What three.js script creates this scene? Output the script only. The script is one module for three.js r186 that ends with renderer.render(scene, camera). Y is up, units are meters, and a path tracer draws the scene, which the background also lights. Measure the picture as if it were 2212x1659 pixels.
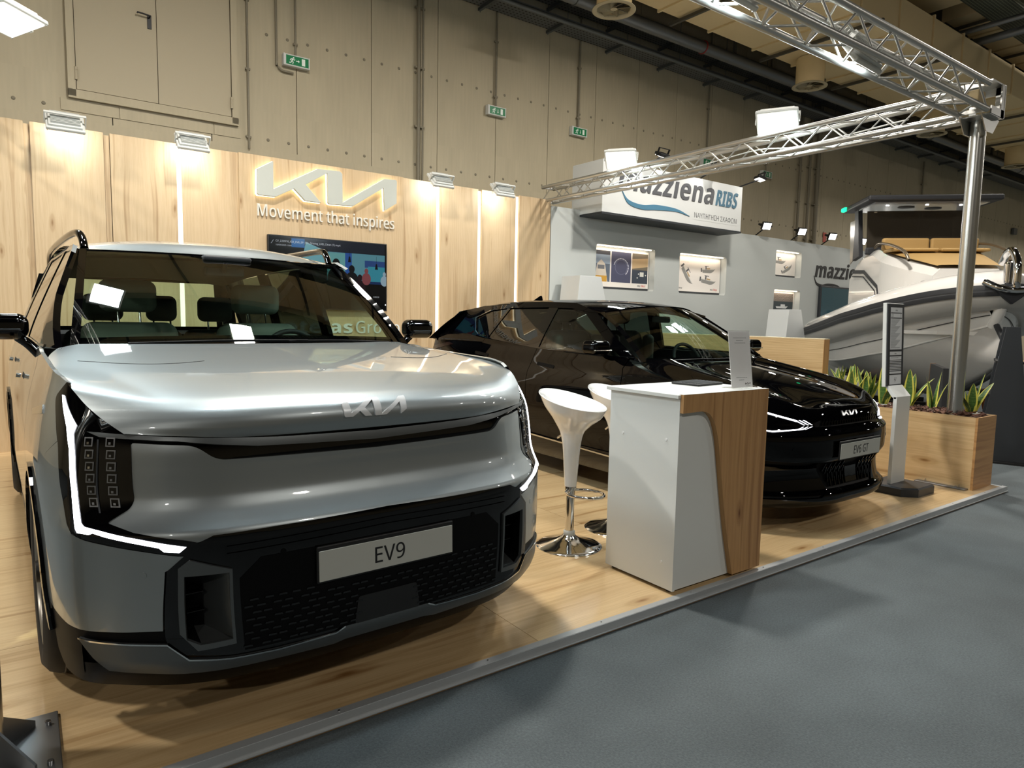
import * as THREE from 'three';
import { RoundedBoxGeometry } from 'three/addons/geometries/RoundedBoxGeometry.js';
import { RectAreaLightUniformsLib } from 'three/addons/lights/RectAreaLightUniformsLib.js';
import { FontLoader } from 'three/addons/loaders/FontLoader.js';
import { TextGeometry } from 'three/addons/geometries/TextGeometry.js';
import { mergeGeometries } from 'three/addons/utils/BufferGeometryUtils.js';
import { ImprovedNoise } from 'three/addons/math/ImprovedNoise.js';

// ---------------------------------------------------------------- camera, light level
const scene = new THREE.Scene();
const EYE = 1.37;                                   // above the stand's wooden platform (y = 0)
const camera = new THREE.PerspectiveCamera(59.14, 2212 / 1659, 0.05, 120);
camera.rotation.order = 'YXZ';
camera.rotation.set(-0.0974787, -0.628606, 0.0192884);
camera.position.set(0, EYE, 0);
const renderer = new THREE.WebGLRenderer({ antialias: true });
renderer.toneMapping = THREE.LinearToneMapping;
renderer.toneMappingExposure = 0.95;
renderer.shadowMap.enabled = true;
renderer.shadowMap.type = THREE.PCFSoftShadowMap;
RectAreaLightUniformsLib.init();
scene.background = new THREE.Color(0x050505);
const FLOOD = 100, WALLFLOOD = 15, HALL = 520;       // radiance of the stand's floodlights, its wall washers and the hall's lamps

// ---------------------------------------------------------------- helpers
let seed = 1234567;
const rnd = () => { seed = (seed * 1664525 + 1013904223) >>> 0; return seed / 4294967296; };
const rr = (a, b) => a + (b - a) * rnd();
const V = (x, y, z) => new THREE.Vector3(x, y, z);
const used = new Map();
function numbered(name) {
  const n = used.get(name) || 0; used.set(name, n + 1);
  return n ? `${name}_${String(n).padStart(3, '0')}` : name;
}
function thing(name, label, category, [x, y, z] = [0, 0, 0], turn = 0, group) {
  const o = new THREE.Group(); o.name = numbered(name); scene.add(o);
  o.position.set(x, y, z); o.rotation.y = turn;
  o.userData = { label, category }; if (group) o.userData.group = group;
  return o;
}
function part(name, geo, mat, parent, label) {
  const m = new THREE.Mesh(Array.isArray(geo) ? merge(geo) : geo, mat); m.name = name; parent.add(m);
  if (label) m.userData.label = label;
  return m;
}
function solo(name, label, category, geo, mat, pos, group) {
  const m = new THREE.Mesh(Array.isArray(geo) ? merge(geo) : geo, mat); m.name = numbered(name); scene.add(m);
  if (pos) m.position.set(...pos);
  m.userData = { label, category }; if (group) m.userData.group = group;
  return m;
}
function struct(name, geo, mat, label) {
  const m = geo ? new THREE.Mesh(Array.isArray(geo) ? merge(geo) : geo, mat) : new THREE.Group();
  m.name = name; m.userData = { kind: 'structure' }; if (label) m.userData.label = label;
  scene.add(m); return m;
}
function merge(list) {
  return mergeGeometries(list.map(g => {
    const h = g.index ? g.toNonIndexed() : g;
    for (const k of Object.keys(h.attributes)) if (!['position', 'normal', 'uv'].includes(k)) h.deleteAttribute(k);
    if (!h.attributes.uv) h.setAttribute('uv', new THREE.BufferAttribute(new Float32Array(h.attributes.position.count * 2), 2));
    return h;
  }), false);
}
const at = (g, x, y, z) => g.translate(x, y, z);
// uv in metres from the dominant axis of the normal; grain runs along u
function uvm(g, grain = 'x') {
  const p = g.attributes.position, n = g.attributes.normal, uv = new Float32Array(p.count * 2);
  for (let i = 0; i < p.count; i++) {
    const x = p.getX(i), y = p.getY(i), z = p.getZ(i), a = Math.abs(n.getX(i)), b = Math.abs(n.getY(i)), c = Math.abs(n.getZ(i));
    let u, v;
    if (a >= b && a >= c) [u, v] = grain === 'y' ? [y, z] : [z, y];
    else if (b >= c) [u, v] = grain === 'z' ? [z, x] : [x, z];
    else [u, v] = grain === 'y' ? [y, x] : [x, y];
    uv[2 * i] = u; uv[2 * i + 1] = v;
  }
  g.setAttribute('uv', new THREE.BufferAttribute(uv, 2)); return g;
}
const box = (w, h, d, x = 0, y = 0, z = 0, grain) => uvm(at(new THREE.BoxGeometry(w, h, d), x, y, z), grain);
const span = (x0, x1, y0, y1, z0, z1, grain) => box(x1 - x0, y1 - y0, z1 - z0, (x0 + x1) / 2, (y0 + y1) / 2, (z0 + z1) / 2, grain);
const rbox = (w, h, d, r = 0.01, x = 0, y = 0, z = 0, seg = 3) => at(new RoundedBoxGeometry(w, h, d, seg, Math.min(r, w / 2.01, h / 2.01, d / 2.01)), x, y, z);
function shift(g, du, dv) { const uv = g.attributes.uv; for (let i = 0; i < uv.count; i++) uv.setXY(i, uv.getX(i) + du, uv.getY(i) + dv); return g; }
const cyl = (r0, r1, h, x = 0, y = 0, z = 0, seg = 24, open = false) => at(new THREE.CylinderGeometry(r1, r0, h, seg, 1, open), x, y, z);
function rod(a, b, r, seg = 10, r2 = r) {
  a = V(...a); b = V(...b); const d = b.clone().sub(a), g = new THREE.CylinderGeometry(r2, r, d.length(), seg);
  g.applyQuaternion(new THREE.Quaternion().setFromUnitVectors(V(0, 1, 0), d.clone().normalize()));
  const m = a.add(b).multiplyScalar(0.5); return g.translate(m.x, m.y, m.z);
}
const tube = (pts, r, n = 40, seg = 8, closed = false, t = 0.5) => new THREE.TubeGeometry(new THREE.CatmullRomCurve3(pts.map(p => V(...p)), closed, 'catmullrom', t), n, r, seg, closed);
const lathe = (pts, seg = 40) => new THREE.LatheGeometry(pts.map(p => new THREE.Vector2(...p)), seg);
function poly(pts, holes = []) {
  const s = new THREE.Shape(pts.map(p => new THREE.Vector2(p[0], p[1])));
  for (const h of holes) s.holes.push(new THREE.Path(h.map(p => new THREE.Vector2(p[0], p[1]))));
  return s;
}
const extr = (pts, depth, bevel = 0, holes = [], seg = 2) => new THREE.ExtrudeGeometry(poly(pts, holes), { depth, bevelEnabled: bevel > 0, bevelSize: bevel, bevelThickness: bevel, bevelOffset: -bevel, bevelSegments: seg, curveSegments: 16 });
// rounded corners of a 2-D polygon; r a number or one per corner
function fillet(pts, r, seg = 5) {
  const out = [], n = pts.length;
  for (let i = 0; i < n; i++) {
    const p = pts[i], a = pts[(i + n - 1) % n], b = pts[(i + 1) % n], R = Array.isArray(r) ? r[i] : r;
    const da = Math.hypot(a[0] - p[0], a[1] - p[1]), db = Math.hypot(b[0] - p[0], b[1] - p[1]), k = Math.min(R, da * 0.48, db * 0.48);
    if (!(k > 1e-5)) { out.push(p); continue; }
    const p0 = [p[0] + (a[0] - p[0]) * k / da, p[1] + (a[1] - p[1]) * k / da], p1 = [p[0] + (b[0] - p[0]) * k / db, p[1] + (b[1] - p[1]) * k / db];
    for (let s = 0; s <= seg; s++) { const t = s / seg; out.push([(1 - t) ** 2 * p0[0] + 2 * t * (1 - t) * p[0] + t * t * p1[0], (1 - t) ** 2 * p0[1] + 2 * t * (1 - t) * p[1] + t * t * p1[1]]); }
  }
  return out;
}
// smooth (monotone cubic) interpolation through a table [[x, y], ...]
function smooth(tab) {
  const n = tab.length, x = tab.map(t => t[0]), y = tab.map(t => t[1]), d = [], m = [];
  for (let i = 0; i < n - 1; i++) d.push((y[i + 1] - y[i]) / (x[i + 1] - x[i]));
  m.push(d[0]); for (let i = 1; i < n - 1; i++) m.push(d[i - 1] * d[i] <= 0 ? 0 : 2 * d[i - 1] * d[i] / (d[i - 1] + d[i])); m.push(d[n - 2]);
  return v => {
    if (v <= x[0]) return y[0] + (v - x[0]) * m[0] * 0; if (v >= x[n - 1]) return y[n - 1];
    let i = 0; while (v > x[i + 1]) i++;
    const h = x[i + 1] - x[i], t = (v - x[i]) / h;
    return (1 + 2 * t) * (1 - t) ** 2 * y[i] + t * (1 - t) ** 2 * h * m[i] + t * t * (3 - 2 * t) * y[i + 1] + t * t * (t - 1) * h * m[i + 1];
  };
}
function crom(pts, n = 24) {
  const p = [pts[0].map((v, k) => 2 * v - pts[1][k]), ...pts, pts[pts.length - 1].map((v, k) => 2 * v - pts[pts.length - 2][k])], o = [];
  for (let i = 1; i < p.length - 2; i++) for (let s = 0; s < n; s++) {
    const t = s / n; o.push(p[i].map((b, k) => { const a = p[i - 1][k], c = p[i + 1][k], d = p[i + 2][k]; return 0.5 * (2 * b + (c - a) * t + (2 * a - 5 * b + 4 * c - d) * t * t + (3 * b - a - 3 * c + d) * t ** 3); }));
  }
  o.push(pts[pts.length - 1]); return o;
}
// a surface from a function of (u, v), with normals from the function itself
function surf(fn, nu, nv, u0 = 0, u1 = 1, v0 = 0, v1 = 1, flip = false) {
  const pos = [], uv = [], idx = [], nor = [];
  const nrm = (u, v) => {
    const e = 1e-3 * (u1 - u0), f = 1e-3 * (v1 - v0), a = fn(u + e, v), b = fn(u - e, v), c = fn(u, v + f), d = fn(u, v - f);
    const p = V(a[0] - b[0], a[1] - b[1], a[2] - b[2]), q = V(c[0] - d[0], c[1] - d[1], c[2] - d[2]); p.cross(q).normalize(); if (flip) p.negate(); return p;
  };
  for (let j = 0; j <= nv; j++) for (let i = 0; i <= nu; i++) {
    const u = u0 + (u1 - u0) * i / nu, v = v0 + (v1 - v0) * j / nv, p = fn(u, v), q = nrm(u, v);
    pos.push(...p); uv.push(i / nu, j / nv); nor.push(q.x, q.y, q.z);
  }
  for (let j = 0; j < nv; j++) for (let i = 0; i < nu; i++) {
    const a = j * (nu + 1) + i, b = a + 1, c = a + nu + 1, d = c + 1;
    if (flip) idx.push(a, d, b, a, c, d); else idx.push(a, b, d, a, d, c);
  }
  const g = new THREE.BufferGeometry(); g.setAttribute('position', new THREE.Float32BufferAttribute(pos, 3)); g.setAttribute('normal', new THREE.Float32BufferAttribute(nor, 3)); g.setAttribute('uv', new THREE.Float32BufferAttribute(uv, 2)); g.setIndex(idx);
  return g;
}
// a polygon drawn in the (u, v) plane of a surface, cut into small cells and laid on it, with a rim of the given thickness
function clipHalf(p, ax, val, keepLess) {
  const o = [], inside = q => keepLess ? q[ax] <= val : q[ax] >= val;
  for (let i = 0; i < p.length; i++) {
    const a = p[i], b = p[(i + 1) % p.length], ia = inside(a), ib = inside(b);
    if (ia) o.push(a);
    if (ia !== ib) { const t = (val - a[ax]) / (b[ax] - a[ax]); const c = [a[0] + t * (b[0] - a[0]), a[1] + t * (b[1] - a[1])]; c[ax] = val; o.push(c); }
  }
  return o;
}
const area2 = p => { let s = 0; for (let i = 0; i < p.length; i++) { const a = p[i], b = p[(i + 1) % p.length]; s += a[0] * b[1] - b[0] * a[1]; } return s / 2; };
function onSurface(pts, fn, { cu = 0.03, cv = 0.03, off = 0, thick = 0, flip = false } = {}) {
  if (area2(pts) < 0) pts = [...pts].reverse();
  const pos = [], nor = [], uv = [], e = 4e-4;
  const P = (u, v, o) => {
    const a = fn(u + e, v), b = fn(u - e, v), c = fn(u, v + e), d = fn(u, v - e), m = fn(u, v);
    let nx = (a[1] - b[1]) * (c[2] - d[2]) - (a[2] - b[2]) * (c[1] - d[1]), ny = (a[2] - b[2]) * (c[0] - d[0]) - (a[0] - b[0]) * (c[2] - d[2]), nz = (a[0] - b[0]) * (c[1] - d[1]) - (a[1] - b[1]) * (c[0] - d[0]);
    const l = (Math.hypot(nx, ny, nz) || 1) * (flip ? -1 : 1); nx /= l; ny /= l; nz /= l;
    return [[m[0] + nx * o, m[1] + ny * o, m[2] + nz * o], [nx, ny, nz]];
  };
  const push = (u, v) => { const [p, n] = P(u, v, off); pos.push(...p); nor.push(...n); uv.push(u, v); };
  const us = pts.map(p => p[0]), vs = pts.map(p => p[1]), u0 = Math.min(...us), u1 = Math.max(...us), v0 = Math.min(...vs), v1 = Math.max(...vs);
  const nu = Math.max(1, Math.ceil((u1 - u0) / cu)), nv = Math.max(1, Math.ceil((v1 - v0) / cv));
  for (let i = 0; i < nu; i++) {
    let col = clipHalf(clipHalf(pts, 0, u0 + (u1 - u0) * i / nu, false), 0, u0 + (u1 - u0) * (i + 1) / nu, true);
    if (col.length < 3) continue;
    for (let j = 0; j < nv; j++) {
      let c = clipHalf(clipHalf(col, 1, v0 + (v1 - v0) * j / nv, false), 1, v0 + (v1 - v0) * (j + 1) / nv, true);
      c = c.filter((p, k) => { const q = c[(k + 1) % c.length]; return Math.hypot(p[0] - q[0], p[1] - q[1]) > 1e-7; });
      if (c.length < 3 || Math.abs(area2(c)) < 1e-9) continue;
      const f = THREE.ShapeUtils.triangulateShape(c.map(p => new THREE.Vector2(p[0], p[1])), []);
      for (const t of f) { const w = area2(t.map(k => c[k])); const o = (w < 0) !== flip ? [t[0], t[2], t[1]] : t; for (const k of o) push(c[k][0], c[k][1]); }
    }
  }
  if (thick) for (let i = 0; i < pts.length; i++) {
    const a = pts[i], b = pts[(i + 1) % pts.length], n = Math.max(1, Math.ceil(Math.max(Math.abs(a[0] - b[0]) / cu, Math.abs(a[1] - b[1]) / cv)));
    for (let k = 0; k < n; k++) {
      const s = t => [a[0] + (b[0] - a[0]) * t, a[1] + (b[1] - a[1]) * t], p = s(k / n), q = s((k + 1) / n);
      const A = P(p[0], p[1], off)[0], B = P(q[0], q[1], off)[0], C = P(q[0], q[1], off - thick)[0], D = P(p[0], p[1], off - thick)[0];
      const e1 = V(C[0] - A[0], C[1] - A[1], C[2] - A[2]), e2 = V(B[0] - A[0], B[1] - A[1], B[2] - A[2]), nn = e1.cross(e2).normalize(); if (flip) nn.negate();
      for (const t of flip ? [A, B, C, A, C, D] : [A, C, B, A, D, C]) { pos.push(...t); nor.push(nn.x, nn.y, nn.z); uv.push(0, 0); }
    }
  }
  const g = new THREE.BufferGeometry(); g.setAttribute('position', new THREE.Float32BufferAttribute(pos, 3)); g.setAttribute('normal', new THREE.Float32BufferAttribute(nor, 3)); g.setAttribute('uv', new THREE.Float32BufferAttribute(uv, 2));
  return g;
}
const mirrorU = pts => pts.map(p => [-p[0], p[1]]).reverse();
// flip a geometry across x = 0
function mirrorX(g) {
  const h = g.clone().toNonIndexed(), p = h.attributes.position, n = h.attributes.normal, u = h.attributes.uv;
  for (const a of [p, n]) for (let i = 0; i < a.count; i++) a.setX(i, -a.getX(i));
  for (const a of [p, n, u]) if (a) for (let i = 0; i < a.count; i += 3) for (let k = 0; k < a.itemSize; k++) { const t = a.array[(i + 1) * a.itemSize + k]; a.array[(i + 1) * a.itemSize + k] = a.array[(i + 2) * a.itemSize + k]; a.array[(i + 2) * a.itemSize + k] = t; }
  return h;
}
const both = g => { const a = g.index ? g.toNonIndexed() : g; return [a, mirrorX(a)]; };
const stroke = (pts, w) => {     // a band of width w along a 2-D polyline
  const L = [], R = [];
  pts.forEach((p, i) => {
    const a = pts[Math.max(0, i - 1)], b = pts[Math.min(pts.length - 1, i + 1)], dx = b[0] - a[0], dy = b[1] - a[1], l = Math.hypot(dx, dy) || 1, W = (Array.isArray(w) ? w[i] : w) / 2;
    L.push([p[0] - dy / l * W, p[1] + dx / l * W]); R.push([p[0] + dy / l * W, p[1] - dx / l * W]);
  });
  return [...L, ...R.reverse()];
};

// ---------------------------------------------------------------- textures
const noise = new ImprovedNoise();
const N = (x, y, z = 0) => noise.noise(x, y, z);
const clamp = (x, a = 0, b = 1) => Math.min(b, Math.max(a, x));
const mix = (a, b, t) => a + (b - a) * t;
const sstep = (a, b, x) => { const t = clamp((x - a) / (b - a)); return t * t * (3 - 2 * t); };
function dataTex(w, h, fn, srgb = true) {
  const d = new Uint8Array(w * h * 4);
  for (let y = 0; y < h; y++) for (let x = 0; x < w; x++) { const c = fn(x / w, y / h), i = 4 * (y * w + x); d[i] = clamp(c[0], 0, 255); d[i + 1] = clamp(c[1], 0, 255); d[i + 2] = clamp(c[2], 0, 255); d[i + 3] = 255; }
  const t = new THREE.DataTexture(d, w, h, THREE.RGBAFormat); t.wrapS = t.wrapT = THREE.RepeatWrapping; t.magFilter = THREE.LinearFilter; t.minFilter = THREE.LinearMipmapLinearFilter; t.generateMipmaps = true;
  if (srgb) t.colorSpace = THREE.SRGBColorSpace; t.needsUpdate = true; return t;
}
// oak: u along the grain. len x wid metres of board in one picture, mirrored repeats hide the seam
function woodTex(light, dark, len, wid, o = {}) {
  const z = o.z || 0, k = o.contrast || 1;
  const t = dataTex(1024, 1024, (u, v) => {
    const x = u * len, y = v * wid;
    const warp = 0.05 * N(x * 0.7, y * 2.2, z) + 0.012 * N(x * 2.6, y * 9, z + 3);
    const yy = y + warp;
    const broad = 0.5 + 0.5 * N(x * 0.25, yy * 7, z + 5);
    const ring = 0.5 + 0.5 * Math.sin((yy * 46 + 9 * N(x * 0.5, yy * 4, z + 9)) * 2.6);
    const streak = sstep(0.2, 0.6, N(x * 0.7, yy * 26, z + 12)) * (0.5 + 0.5 * N(x * 0.9, yy * 4, z + 14));
    const fine = N(x * 3, yy * 160, z + 20) * 0.6 + N(x * 9, yy * 330, z + 31) * 0.4;
    const pore = sstep(0.35, 0.7, N(x * 7, yy * 240, z + 40));
    let d = 0.16 * broad + 0.13 * ring * broad + 0.5 * streak + 0.26 * (fine * 0.5) + 0.16 * pore + 0.05;
    // a few knots
    for (const [kx, ky, kr] of o.knots || []) { const q = Math.hypot((x - kx) * 0.32, yy - ky) / kr; if (q < 3) d += 0.75 * Math.exp(-q * q * 1.6) + 0.16 * Math.exp(-Math.pow((q - 1.5) * 2, 2)); }
    d = clamp(d * k);
    return [mix(light[0], dark[0], d), mix(light[1], dark[1], d), mix(light[2], dark[2], d)];
  });
  t.wrapS = t.wrapT = THREE.MirroredRepeatWrapping; t.repeat.set(1 / len, 1 / wid); return t;
}
function canvasTex(w, h, draw) {
  const c = document.createElement('canvas'); c.width = w; c.height = h; const g = c.getContext('2d'); draw(g, w, h);
  const t = new THREE.CanvasTexture(c); t.colorSpace = THREE.SRGBColorSpace; t.anisotropy = 8; return t;
}
const std = (color, roughness = 0.6, metalness = 0, more = {}) => new THREE.MeshStandardMaterial({ color, roughness, metalness, ...more });
const phys = (color, roughness, metalness, more = {}) => new THREE.MeshPhysicalMaterial({ color, roughness, metalness, ...more });

const wallWood = woodTex([208, 184, 148], [126, 92, 54], 2.2, 0.9, { z: 1, contrast: 0.86, knots: [[0.55, 0.3, 0.018], [1.5, 0.66, 0.015], [1.9, 0.12, 0.012]] });
const floorWood = woodTex([226, 198, 152], [134, 94, 50], 2.4, 1.2, { z: 7.3, contrast: 1.0, knots: [[0.7, 0.4, 0.02], [1.8, 0.85, 0.022], [1.2, 0.1, 0.015]] });
const deskWood = woodTex([202, 158, 104], [104, 62, 28], 1.4, 0.8, { z: 15.1, contrast: 1.0, knots: [[0.35, 0.5, 0.012], [1.1, 0.2, 0.012]] });
const M = {
  wallWood: std(0xffffff, 0.5, 0, { map: wallWood }),
  floorWood: phys(0xffffff, 0.35, 0, { map: floorWood, clearcoat: 0.8, clearcoatRoughness: 0.14 }),
  deskWood: std(0xffffff, 0.42, 0, { map: deskWood }),
  deskEdge: std(0x8a6a40, 0.55),
  white: std(0xdcdeda, 0.35), whiteGloss: phys(0xf0f0ee, 0.12, 0, { clearcoat: 1, clearcoatRoughness: 0.05 }), softWhite: std(0xd2d4d0, 0.55),
  chrome: std(0xd8d8d8, 0.06, 1), alu: std(0xc4c4c0, 0.34, 0.85), aluDull: std(0x8e9092, 0.42, 0.9), edge: std(0xb4b8ba, 0.4, 0.35), steel: std(0xc8c8c4, 0.26, 0.95), galv: std(0x6f7375, 0.5, 0.8),
  black: std(0x101113, 0.5), blackGloss: phys(0x020203, 0.4, 0, { clearcoat: 1, clearcoatRoughness: 0.03, specularIntensity: 0 }), rubber: std(0x0f0f10, 0.75), darkGrey: std(0x2b2f34, 0.45),
  hallWall: std(0xb9ae95, 0.7), hallDoor: std(0xafa48b, 0.65), conduit: std(0x7d7664, 0.6), duct: std(0xe6d0a2, 0.85), ductBar: std(0x59564f, 0.6, 0.4), ceiling: std(0x4a4640, 0.95), pipe: std(0x7c7f82, 0.4, 0.7),
  greyWall: std(0xbcc1bf, 0.75), signWhite: std(0xd8dbda, 0.5),
  lamp: new THREE.MeshStandardMaterial({ color: 0xffffff, emissive: 0xfffaf0, emissiveIntensity: 9 }),
};

// ---------------------------------------------------------------- the hall
const CARPET = -0.045, HZ = -9.4;
function areaLight(parent, w, h, L, color = 0xe9f9ff) {
  const l = new THREE.RectAreaLight(color, L, w, h); l.rotation.y = Math.PI; parent.add(l); l.castShadow = true; return l;
}
// carpet: short pile, brushed patches
const carpetTex = dataTex(1024, 1024, (u, v) => {
  const x = u * 6, y = v * 6, b = 0.5 + 0.5 * N(x * 1.1, y * 1.1, 2) * 0.8 + 0.25 * N(x * 3.1, y * 3.1, 5), f = N(x * 60, y * 60, 8) * 0.5 + N(x * 150, y * 120, 4) * 0.5;
  const g = 98 + 20 * b + 28 * f; return [g * 0.97, g * 1.03, g * 1.05];
});
carpetTex.wrapS = carpetTex.wrapT = THREE.MirroredRepeatWrapping; carpetTex.repeat.set(1 / 3, 1 / 3);
const carpetBump = dataTex(512, 512, (u, v) => { const f = 128 + 70 * N(u * 110, v * 110, 3) + 60 * N(u * 230, v * 230, 9); return [f, f, f]; }, false);
carpetBump.repeat.set(1.6, 1.6);
M.carpet = std(0xc9cfd2, 0.95, 0, { map: carpetTex, bumpMap: carpetBump, bumpScale: 0.004 });
struct('floor', span(-14, 44, CARPET - 0.2, CARPET, HZ - 0.2, 18), M.carpet, 'grey carpet of the exhibition hall aisle');
struct('ceiling', span(-14, 44, 8.6, 8.8, HZ - 0.2, 18), M.ceiling);
struct('wall_left', span(-14.2, -14, CARPET, 8.6, HZ, 18), M.hallWall);
struct('wall_right', span(44, 44.2, CARPET, 8.6, HZ, 18), M.hallWall);
struct('wall_front', span(-14, 44, CARPET, 8.6, 18, 18.2), M.hallWall);
const wallTex = dataTex(512, 512, (u, v) => { const g = 246 + 7 * N(u * 6, v * 3, 1) + 6 * N(u * 60, v * 5, 2); return [g, g, g * 0.99]; });
wallTex.repeat.set(0.5, 0.5); M.hallWall.map = wallTex; M.hallWall.needsUpdate = true;
{
  const w = struct('wall_back', span(-14, 44, CARPET, 3.52, HZ - 0.25, HZ + 0.012), M.hallWall, 'beige hall wall of tall metal panels');
  part('panel_backing', span(-14, 44, 3.52, 8.6, HZ - 0.25, HZ - 0.05), M.ductBar, w);
  const g = box(1.075, 5.08, 0.05, 0, 6.06, HZ - 0.025);
  for (let k = -16; k < 38; k++) { const m = part('wall_panel', g, M.hallWall, w); m.position.x = 3.15 + 1.085 * k + 0.5425; }
  const bolt = new THREE.SphereGeometry(0.021, 8, 5); bolt.scale(1, 1, 0.5);
  const list = []; for (let x = -0.5; x < 30; x += 0.272) { if (x > 2.5) list.push(bolt.clone().translate(x, 4.985, HZ)); list.push(bolt.clone().translate(x, 3.65, HZ)); }
  const b = part('panel_bolts', list, M.conduit, w); b.userData.kind = 'stuff';
}
{ // double door high in the wall
  const d = struct('door_1', null, null, 'beige double service door high in the hall wall with black lever handle');
  d.position.set(1.465, 3.77, HZ);
  part('frame', [span(-0.915, -0.84, 0, 2.3, 0, 0.06), span(0.84, 0.915, 0, 2.3, 0, 0.06), span(-0.915, 0.915, -0.02, 0.075, 0, 0.06), span(-0.915, 0.915, 2.25, 2.33, 0, 0.06)], M.hallWall, d);
  part('leaf', span(-0.832, -0.004, 0.085, 2.24, 0, 0.045), M.hallDoor, d); part('leaf', span(0.004, 0.832, 0.085, 2.24, 0, 0.043), M.hallDoor, d);
  part('apron', [span(-0.99, -0.42, -0.16, -0.025, 0, 0.012), span(-0.41, 0.62, -0.16, -0.025, 0, 0.012), span(0.63, 0.95, -0.16, -0.025, 0, 0.012)], M.hallWall, d);
  const h = part('handle_plate', rbox(0.045, 0.16, 0.012, 0.004, -0.075, 1.0, 0.05), M.black, d, 'black lock plate');
  part('lever', tube([[-0.075, 1.05, 0.055], [-0.075, 1.05, 0.1], [-0.1, 1.055, 0.105], [-0.2, 1.062, 0.105], [-0.205, 1.05, 0.1]], 0.009, 24, 8), M.black, h);
  for (const x of [-0.835, 0.835]) for (const y of [0.25, 1.9]) part('hinge', [cyl(0.013, 0.013, 0.14, x, y, 0.062, 12), cyl(0.016, 0.016, 0.03, x, y + 0.055, 0.062, 12), cyl(0.016, 0.016, 0.03, x, y - 0.055, 0.062, 12)], M.hallDoor, d);
}
// conduits on the wall
{
  const G = 'conduits on the hall wall';
  const con = (x, y0, y1, r, label) => {
    const t = thing('conduit_pipe', label, 'conduit', [x, y0, HZ + 0.014], 0, G);
    part('pipe', cyl(r, r, y1 - y0, 0, (y1 - y0) / 2, r + 0.012, 12), M.conduit, t);
    for (let y = 0.15; y < y1 - y0; y += 0.85) part('clip', box(r * 4.2, 0.025, 0.02 + r, 0, y, (0.02 + r) / 2), M.conduit, t);
  };
  con(2.51, 3.49, 8.5, 0.014, 'thin beige conduit just beside the double door');
  con(3.13, 4.79, 8.5, 0.014, 'thin conduit dropping to the exit sign with a sideways arrow');
  con(4.965, 3.2, 8.5, 0.026, 'thicker of the twin conduits running down behind the wooden wall');
  con(5.045, 3.2, 8.5, 0.014, 'thinner of the twin conduits running down behind the wooden wall');
  con(6.37, 4.76, 8.5, 0.017, 'conduit dropping to the exit sign above the last wall washer lamp');
  con(8.14, 4.75, 8.5, 0.018, 'conduit dropping to the second exit sign with a downward arrow');
  con(11.68, 4.73, 8.5, 0.016, 'conduit dropping to the exit sign seen through the side truss');
  con(13.76, 4.76, 8.5, 0.016, 'conduit dropping to the exit sign beside the white sign box');
  con(15.1, 2.4, 8.5, 0.03, 'grey pipe of the three standing together behind the boat stand');
  con(15.5, 2.4, 8.5, 0.03, 'grey pipe of the three standing together behind the boat stand');
  con(15.82, 2.4, 8.5, 0.05, 'thickest pipe of the three standing together behind the boat stand');
  con(21.4, 3.6, 6.1, 0.02, 'far conduit above the boat canopy');
  solo('conduit_loop', 'beige conduit bending round under the exit sign with a sideways arrow', 'conduit', tube([[2.88, 8.5, 0], [2.88, 6, 0], [2.88, 4.72, 0], [2.885, 4.64, 0], [2.93, 4.575, 0], [3.0, 4.565, 0], [3.1, 4.565, 0]].map(p => [p[0], p[1], HZ + 0.03]), 0.015, 80, 10), M.conduit);
}
// exit signs
{
  const man = (g, s, dir) => {
    g.fillStyle = '#0f7a4a'; g.fillRect(0, 0, 340, 130); g.fillStyle = '#eef5ee'; g.strokeStyle = '#eef5ee'; g.lineCap = 'round'; g.lineJoin = 'round';
    g.beginPath(); g.arc(112, 26, 12, 0, 7); g.fill();
    g.lineWidth = 17; g.beginPath(); g.moveTo(98, 46); g.lineTo(86, 74); g.stroke();
    g.lineWidth = 11; g.beginPath(); g.moveTo(86, 74); g.lineTo(106, 88); g.lineTo(98, 114); g.moveTo(84, 76); g.lineTo(74, 98); g.lineTo(50, 102); g.moveTo(98, 44); g.lineTo(118, 58); g.lineTo(132, 50); g.moveTo(94, 42); g.lineTo(70, 50); g.lineTo(62, 68); g.stroke();
    if (dir) { g.fillRect(150, 58, 36, 14); g.beginPath(); g.moveTo(182, 44); g.lineTo(206, 65); g.lineTo(182, 86); g.fill(); } else { g.fillRect(172, 34, 12, 50); g.beginPath(); g.moveTo(160, 80); g.lineTo(196, 80); g.lineTo(178, 104); g.fill(); }
    g.fillRect(236, 16, 52, 98);
  };
  const mats = [0, 1].map(d => new THREE.MeshStandardMaterial({ color: 0xffffff, roughness: 0.4, map: canvasTex(340, 130, g => man(g, 1, d)) }));
  const sign = (x, y, d, label) => {
    const t = thing('exit_sign', label, 'exit sign', [x, y, HZ], 0, 'green exit signs on the hall wall');
    part('housing', rbox(0.345, 0.15, 0.075, 0.012, 0, 0, 0.05), M.softWhite, t);
    const f = new THREE.PlaneGeometry(0.3, 0.115); f.translate(0.008, 0, 0.0885); part('sign_face', f, mats[d], t);
    part('end_cap', rbox(0.016, 0.15, 0.085, 0.005, -0.168, 0, 0.05), M.softWhite, t); part('end_cap', rbox(0.016, 0.15, 0.085, 0.005, 0.168, 0, 0.05), M.softWhite, t);
  };
  sign(3.13, 4.71, 1, 'green exit sign with a running figure and sideways arrow beside the double door');
  sign(6.37, 4.68, 0, 'green exit sign with downward arrow above the end of the wooden wall');
  sign(8.14, 4.66, 0, 'second green exit sign with downward arrow, beside the white sign box');
  sign(11.68, 4.65, 0, 'green exit sign half hidden behind the side truss');
  sign(13.76, 4.69, 0, 'small green exit sign beyond the white sign box, above the spotlights');
}
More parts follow.
